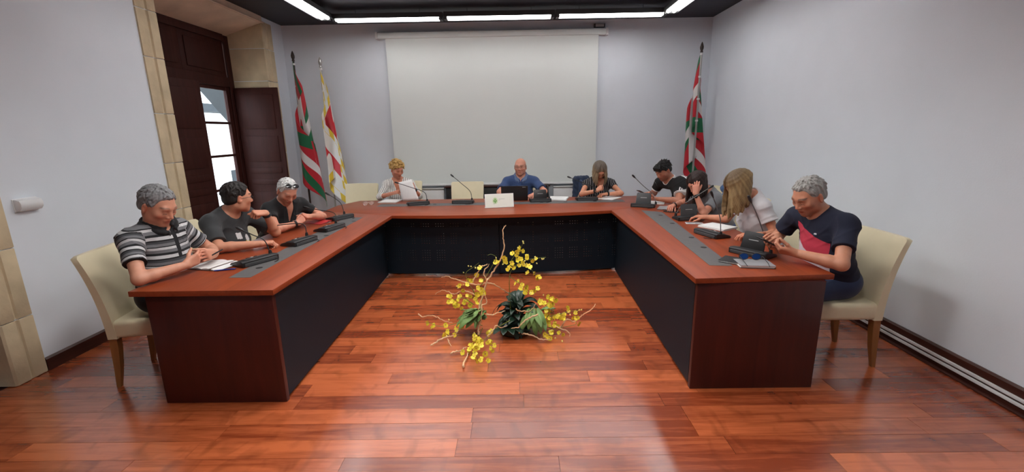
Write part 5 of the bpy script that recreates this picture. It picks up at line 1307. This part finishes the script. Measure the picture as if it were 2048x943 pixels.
# name sign
m_sign = M('sign_card', (.74, .77, .70, 1), .5, var=.02); m_green = M('emblem_green', (.16, .36, .10, 1), .6, var=.15); m_green2 = M('emblem_pale_green', (.50, .66, .40, 1), .6, var=.08); m_tx = M('faint_print', (.45, .47, .46, 1), .6, var=.05)
sg = empty('name_sign', (-.196, 5.255, Z0), R(11)); tag(sg, 'white table sign with a green emblem in front of the laptop', 'sign')
f = empty('sign_face'); f.parent = sg; f.rotation_euler = (R(-12), 0, 0)
box('acrylic_frame', -.172, .172, -.002, .003, 0, .165, m_white, f, .0015); box('card', -.164, .164, -.0032, -.0018, .006, .159, m_sign, f)
em = [(.030*math.cos(a)*(1-.1*math.sin(a)), .085+.038*math.sin(a)) for a in np.linspace(0, 2*math.pi, 25)[:-1]]
prism('emblem_ring', [(p[0]-.05, p[1]) for p in em], -.0045, -.0030, m_green2, f, axis='Y')
for cx, cz, rx, rz_ in ((-.05, .10, .008, .010), (-.062, .082, .009, .012), (-.039, .082, .009, .012), (-.05, .068, .007, .014)):
    prism('emblem_leaf', [(cx+rx*math.cos(a), cz+rz_*math.sin(a)) for a in np.linspace(0, 2*math.pi, 11)[:-1]], -.0055, -.0043, m_green, f, axis='Y')
rg = random.Random(3); x = -.008
while x < .062: w_ = rg.uniform(.003, .007); box('print_mark', x, x+w_, -.0042, -.0030, .100, .106, m_tx, f); x += w_+.0018
for x in (-.012, -.006, .001, .006): box('print_mark', x, x+.004, -.0042, -.0030, .086, .0905, m_tx, f)
for x in (-.075, -.068, -.061): box('print_mark', x, x+.0055, -.0042, -.0030, .044, .049, m_tx, f)
box('foot', -.172, .172, 0, .07, 0, .003, m_white, sg, .001)
booklet('paper_stack', (.55, 5.87), .25, .30, .016, -14, 'stack of white papers right of the raised black flap', 'papers', pages=4)
booklet('paper_sheet_pile', (1.22, 5.87), .22, .28, .006, -38, 'white sheets before the woman in pinstripes', 'papers', pages=2)
booklet('paper_pad', (1.70, 5.44), .20, .24, .006, -20, 'white paper under the forearm of the man with shoulder stripes', 'papers', pages=2)
booklet('tablet', (1.69, 5.02), .17, .22, .009, -25, 'grey tablet by the wrist of the dark-haired woman', 'tablet', top=m_greyc, under=m_cover, pages=1)
booklet('notepad', (1.815, 3.99), .21, .26, .016, 32, 'white notepad between the woman in white and her microphone', 'notepad', pages=3)
def phone(c, rot, label, mat=m_phone, back=m_black, L=.155):
    r = empty('mobile_phone', c)
    if len(rot) == 2:       # (direction of the top edge, direction the screen faces)
        y_ = Vector(rot[0]).normalized(); z_ = Vector(rot[1]); z_ = (z_-y_*z_.dot(y_)).normalized(); x_ = y_.cross(z_)
        rot = Matrix((x_, y_, z_)).transposed().to_euler()
    r.rotation_euler = rot; tag(r, label, 'phone')
    box('phone_body', -.037, .037, -L/2, L/2, -.0042, .003, back, r, .003, 3); box('screen', -.034, .034, -L/2+.006, L/2-.006, .003, .0036, mat, r)
    box('camera_bump', -.03, -.012, L/2-.032, L/2-.010, -.006, -.0042, back, r, .001)
phone((1.675, 4.17, Z0+.0045), (0, 0, R(80)), 'pale grey phone lying on the right wing beside a white pen', m_greyc, m_white)
pen((1.745, 4.10, Z0+.005), (.95, .3, 0), m_white, 'white pen beside the pale grey phone', .11)
phone((1.675, 4.80, Z0+.005), (0, 0, R(50)), 'dark phone under the hand of the dark-haired woman')
phone((1.695, 2.950, .872), ((-.85, -.12, .42), (.45, .05, .85)), 'black phone held by the man in the navy T-shirt')
phone((1.560, 5.52, .862), ((-.85, -.2, .45), (.5, .2, .85)), 'black phone held by the man with shoulder stripes')
n2 = booklet('notebook', (1.545, 2.83), .21, .15, .018, -8, 'grey notebook with a blue pair of sunglasses on it', 'notebook', top=m_greyc, under=m_cover)
n3 = booklet('diary', (1.46, 2.92), .16, .15, .012, -42, 'black diary half under the grey notebook', 'notebook', top=m_cover, under=m_cover); n3.location.z = Z0
spectacles((1.545, 2.885), 172, 'sunglasses with blue mirrored lenses on the grey notebook', m_bluel, m_cover, 1.15, z=Z0+.0195)
spectacles((1.715, 4.845), 30, 'dark sunglasses by the hand of the dark-haired woman', m_lens, m_cover, .9)
# ================================================================ jackets over chair backs
def jacket(items, c, label, colr):
    F = Field()
    for a, b, r1, r2, k in items: F.cap(np.array(a)+c, np.array(b)+c, r1, r2, k)
    def wr(px, py, pz, d): return d+np.float32(.006)*np.sin(px*70+pz*35)*np.sin(py*60-pz*48+1)
    F.fn(wr); V, Q = F.build(.007)
    r = empty('denim_jacket', tuple(c)); tag(r, label, 'jacket')
    qmesh('cloth', V, Q, m_cloth, r, np.tile(L3(*colr), (len(V), 1)), 2, c)
    F = Field(); a, b, r1, r2, k = items[-1]; F.cap(np.array(a)+c+A(0, -.01, 0), np.array(b)+c+A(0, -.01, -.05), r1*1.02, r2*1.02, .01); F.fn(wr); V, Q = F.build(.007)
    qmesh('sleeve', V, Q, m_cloth, r, np.tile(L3(*colr)*1.6, (len(V), 1)), 2, c)
jacket([((0, 0, 0), (.16, 0, .01), .05, .05, .03), ((0, -.03, 0), (-.01, -.05, -.25), .045, .05, .03), ((.1, -.03, 0), (.10, -.05, -.25), .045, .05, .03), ((.05, .05, .0), (.05, .06, -.25), .05, .05, .03), ((.06, -.07, -.03), (.065, -.08, -.18), .028, .026, .01)], A(.90, 6.78, .905), 'dark denim jacket over the chair of the woman in pinstripes', (40, 54, 78))
jacket([((0, 0, 0), (0, .16, .01), .05, .05, .03), ((-.03, 0, 0), (-.04, -.01, -.22), .045, .05, .03), ((.04, .05, 0), (.05, .05, -.22), .05, .05, .03), ((-.05, .03, -.03), (-.06, .035, -.16), .028, .026, .01)], A(2.51, 5.26, .905), 'blue denim jacket over the chair of the man with shoulder stripes', (74, 104, 150))

# ================================================================ flower arrangement on the floor
m_twig = M('curly_willow', S(226, 186, 142), .6, var=.18, scale=30, bump=.3, bscale=120)
m_stem = M('orchid_stem', S(110, 125, 50), .5, var=.15, scale=20)
m_leafd = M('dark_leaf', (.014, .035, .020, 1), .32, var=.35, scale=9)
m_leafl = M('pale_leaf', (.16, .27, .075, 1), .55, var=.3, scale=14)
m_yel = M('orchid_yellow', (.90, .74, .05, 1), .5, var=.12, scale=60)
m_yel2 = M('orchid_bud', (.82, .74, .22, 1), .5, var=.12, scale=60)
m_spot = M('orchid_centre', (.42, .16, .02, 1), .5, var=.2, scale=60)
PC = Vector((-.03, 3.48, 0))
pl = empty('flower_arrangement', PC); tag(pl, 'arrangement of yellow orchids, curly twigs and dark leaves on the floor', 'flowers')
lathe('planter', [(.11, 0), (.12, .01), (.11, .07), (.10, .075), (.02, .08)], m_leafd, pl, 20)
rg = random.Random(11)
for pts, r_ in BRANCH:
    P = smooth_path([Vector(p)-PC for p in pts], 6); n = len(P)
    P = [p+Vector((rg.uniform(-1, 1), rg.uniform(-1, 1), rg.uniform(-1, 1)))*.0035 for p in P]
    for p in P: p.z = max(p.z, .010)
    tube('twig', P, [r_*.00105, r_*.00095, r_*.0007, r_*.00042], m_twig, pl, 7)
for pts in STEMS: tube('stem', smooth_path([Vector(p)-PC for p in pts], 5), [.0028, .0022, .0014], m_stem, pl, 6)
def leaf_mesh(L, W, bend, name, ruffle=0):
    n, V, Fc = 9, [], []
    for i in range(n+1):
        t = i/n; w = W*math.sin(math.pi*min(1, t*.93+.07))**.75*(1-.15*t)
        y_ = L*t*math.cos(bend*t*.6); z_ = L*(.35*t-bend*t*t*.55)
        for k, s_ in enumerate((-1, -.5, 0, .5, 1)): V.append((s_*w, y_, z_+.28*w*abs(s_)+ruffle*math.sin(i*2.3+k*1.9)))
    for i in range(n):
        for k in range(4): a = i*5+k; Fc.append((a, a+1, a+6, a+5))
    me = mesh(name, V, Fc, True); return me
lm = [leaf_mesh(.22, .036, 1.2, 'leaf'), leaf_mesh(.18, .040, .7, 'leaf'), leaf_mesh(.25, .038, 1.6, 'leaf'), leaf_mesh(.20, .034, .9, 'leaf')]
for m_ in lm: m_.materials.append(m_leafd)
def add_leaf(me, p, az, pitch, roll, sc=1.0, name='leaf'):
    o = link(name, me, None, pl, p); o.rotation_euler = (pitch, roll, az); o.scale = (sc,)*3
    md = o.modifiers.new('thickness', 'SOLIDIFY'); md.thickness = .0016
for i in range(46):
    a = i*2.399+rg.uniform(-.3, .3); tier = i/46
    add_leaf(lm[i % 4], (.03+.05*math.cos(a)*(1-tier*.6), .03+.05*math.sin(a)*(1-tier*.6), .07+.17*tier), a-math.pi/2, R(-5+62*tier*rg.uniform(.5, 1)), rg.uniform(-.4, .4), rg.uniform(.75, 1.05))
for k in range(6): add_leaf(lm[1], (-.10+.03*k, -.08, .06), R(150+22*k), R(5), 0, .8)
lm2 = [leaf_mesh(.21, .030, .9, 'pale_leaf', .003), leaf_mesh(.18, .026, .5, 'pale_leaf', .004)]
for m_ in lm2: m_.materials.append(m_leafl)
for k in range(26): add_leaf(lm2[k % 2], (-.27+.014*(k % 4), -.04-.012*(k % 3), .13+.06*(k/16)), R(35+125*(k/25)+rg.uniform(-8, 8)), R(rg.uniform(-28, 12)), rg.uniform(-.5, .5), rg.uniform(.95, 1.3), 'pale_leaf')
for k in range(12): add_leaf(lm2[k % 2], (.12+.022*(k % 5), -.06, .19+.02*(k % 3)), R(160+45*(k/11)), R(rg.uniform(-60, -35)), rg.uniform(-.4, .4), rg.uniform(.85, 1.05), 'pale_leaf')
for k in range(8): add_leaf(lm2[k % 2], (.22, .06, .16), R(-60-60*(k/7)), R(rg.uniform(-10, 10)), rg.uniform(-.4, .4), rg.uniform(.6, .8), 'pale_leaf')
def flower_mesh():
    V, Fc, Mi = [], [], []
    def petal(ang, L, W, cup, z0, mi, n=3):
        b = len(V); c, s_ = math.cos(ang), math.sin(ang)
        for i in range(n+1):
            t = i/n; w = W*math.sin(math.pi*(.12+.80*t)); r_ = L*t
            for q in (-1, 0, 1): V.append((c*r_-s_*w*q, s_*r_+c*w*q, z0+cup*t*t-abs(q)*.0015))
        for i in range(n):
            for q in range(2): a = b+i*3+q; Fc.append((a, a+1, a+4, a+3)); Mi.append(mi)
    petal(-math.pi/2, .020, .0145, .004, 0, 0, 4)
    for a in (.25, math.pi-.25): petal(a, .013, .006, .004, -.001, 0)
    for a in (math.pi/2, math.pi/2+.9, math.pi/2-.9): petal(a, .011, .0045, .003, -.002, 0)
    petal(-math.pi/2, .006, .004, .004, .003, 1, 2)
    me = mesh('flower', V, Fc, True); me.materials.append(m_yel); me.materials.append(m_spot); me.polygons.foreach_set('material_index', Mi); return me
fm = flower_mesh()
bm = bmesh.new(); bmesh.ops.create_icosphere(bm, subdivisions=1, radius=.006)
for v in bm.verts: v.co.z *= 1.5
bud = bm_mesh(bm, 'bud', True, 80); bud.materials.append(m_yel2)
for (x, y_, z, n) in FLOWERS:
    for k in range(n):
        sp = .012+.0045*min(n, 8)
        p = Vector((x+rg.gauss(0, sp*.8), y_+rg.gauss(0, sp*.9), max(.02, z+rg.gauss(0, sp*.6))))-PC
        if n <= 2 and rg.random() < .5 or rg.random() < .12: o = link('bud', bud, None, pl, p); o.rotation_euler = (rg.uniform(-1, 1), rg.uniform(-1, 1), 0)
        else:
            o = link('flower', fm, None, pl, p); o.rotation_euler = (R(70)+rg.uniform(-.7, .7), rg.uniform(-.9, .9), rg.uniform(-.9, .9)); o.scale = (rg.uniform(1.05, 1.6),)*3
# ================================================================ small prints on shirts
def shirt_mark(i, a, t, polys, mat, name, sc=1.0):
    root, I = built[i]; sh_ = I['shirt']
    d = np.abs(sh_['a']-a)+np.abs(sh_['t']-t)*I['tl']; near = np.where(d < .012)[0]; k = near[np.argmax(sh_['f'][near])]
    c = sh_['V'][k]; far = np.where((np.linalg.norm(sh_['V']-c, axis=1) < .022) & (sh_['f'] > sh_['f'][k]-.03))[0]
    q = sh_['V'][far]-sh_['V'][far].mean(0); n = np.linalg.svd(q, full_matrices=False)[2][2]; n = n if np.dot(n, I['fwd']) > 0 else -n
    up_ = nrm(I['up']-n*np.dot(I['up'], n)); x_ = np.cross(up_, n)
    e = empty(name, I['W2'](c+n*.001)); e.parent = root
    e.rotation_euler = Matrix((Vector(x_), Vector(up_), Vector(n))).transposed().to_euler()
    for p in polys: prism('print_shape', [(x*sc, y_*sc) for x, y_ in p], 0, .0015, mat, e)
lf = lambda cx, cy, rx, ry, rot: [(cx+rx*math.cos(a)*math.cos(rot)-ry*math.sin(a)*math.sin(rot), cy+rx*math.cos(a)*math.sin(rot)+ry*math.sin(a)*math.cos(rot)) for a in np.linspace(0, 2*math.pi, 13)[:-1]]
m_wprint = M('white_print', (.75, .75, .75, 1), .7, var=.03)

shirt_mark(6, .075, .74, [lf(0, .012, .008, .014, 0), lf(-.013, .006, .007, .013, .75), lf(.013, .006, .007, .013, -.75)]+[[(-.016, -.012-.006*k), (.016, -.012-.006*k), (.016, -.0155-.006*k), (-.016, -.0155-.006*k)] for k in range(2)], m_wprint, 'leaf_logo', 1.15)
shirt_mark(9, .05, .84, [[(-.010, -.005), (.010, -.005), (.010, .004), (.002, .006), (-.010, .003)]], m_wprint, 'chest_mark', 1.0)
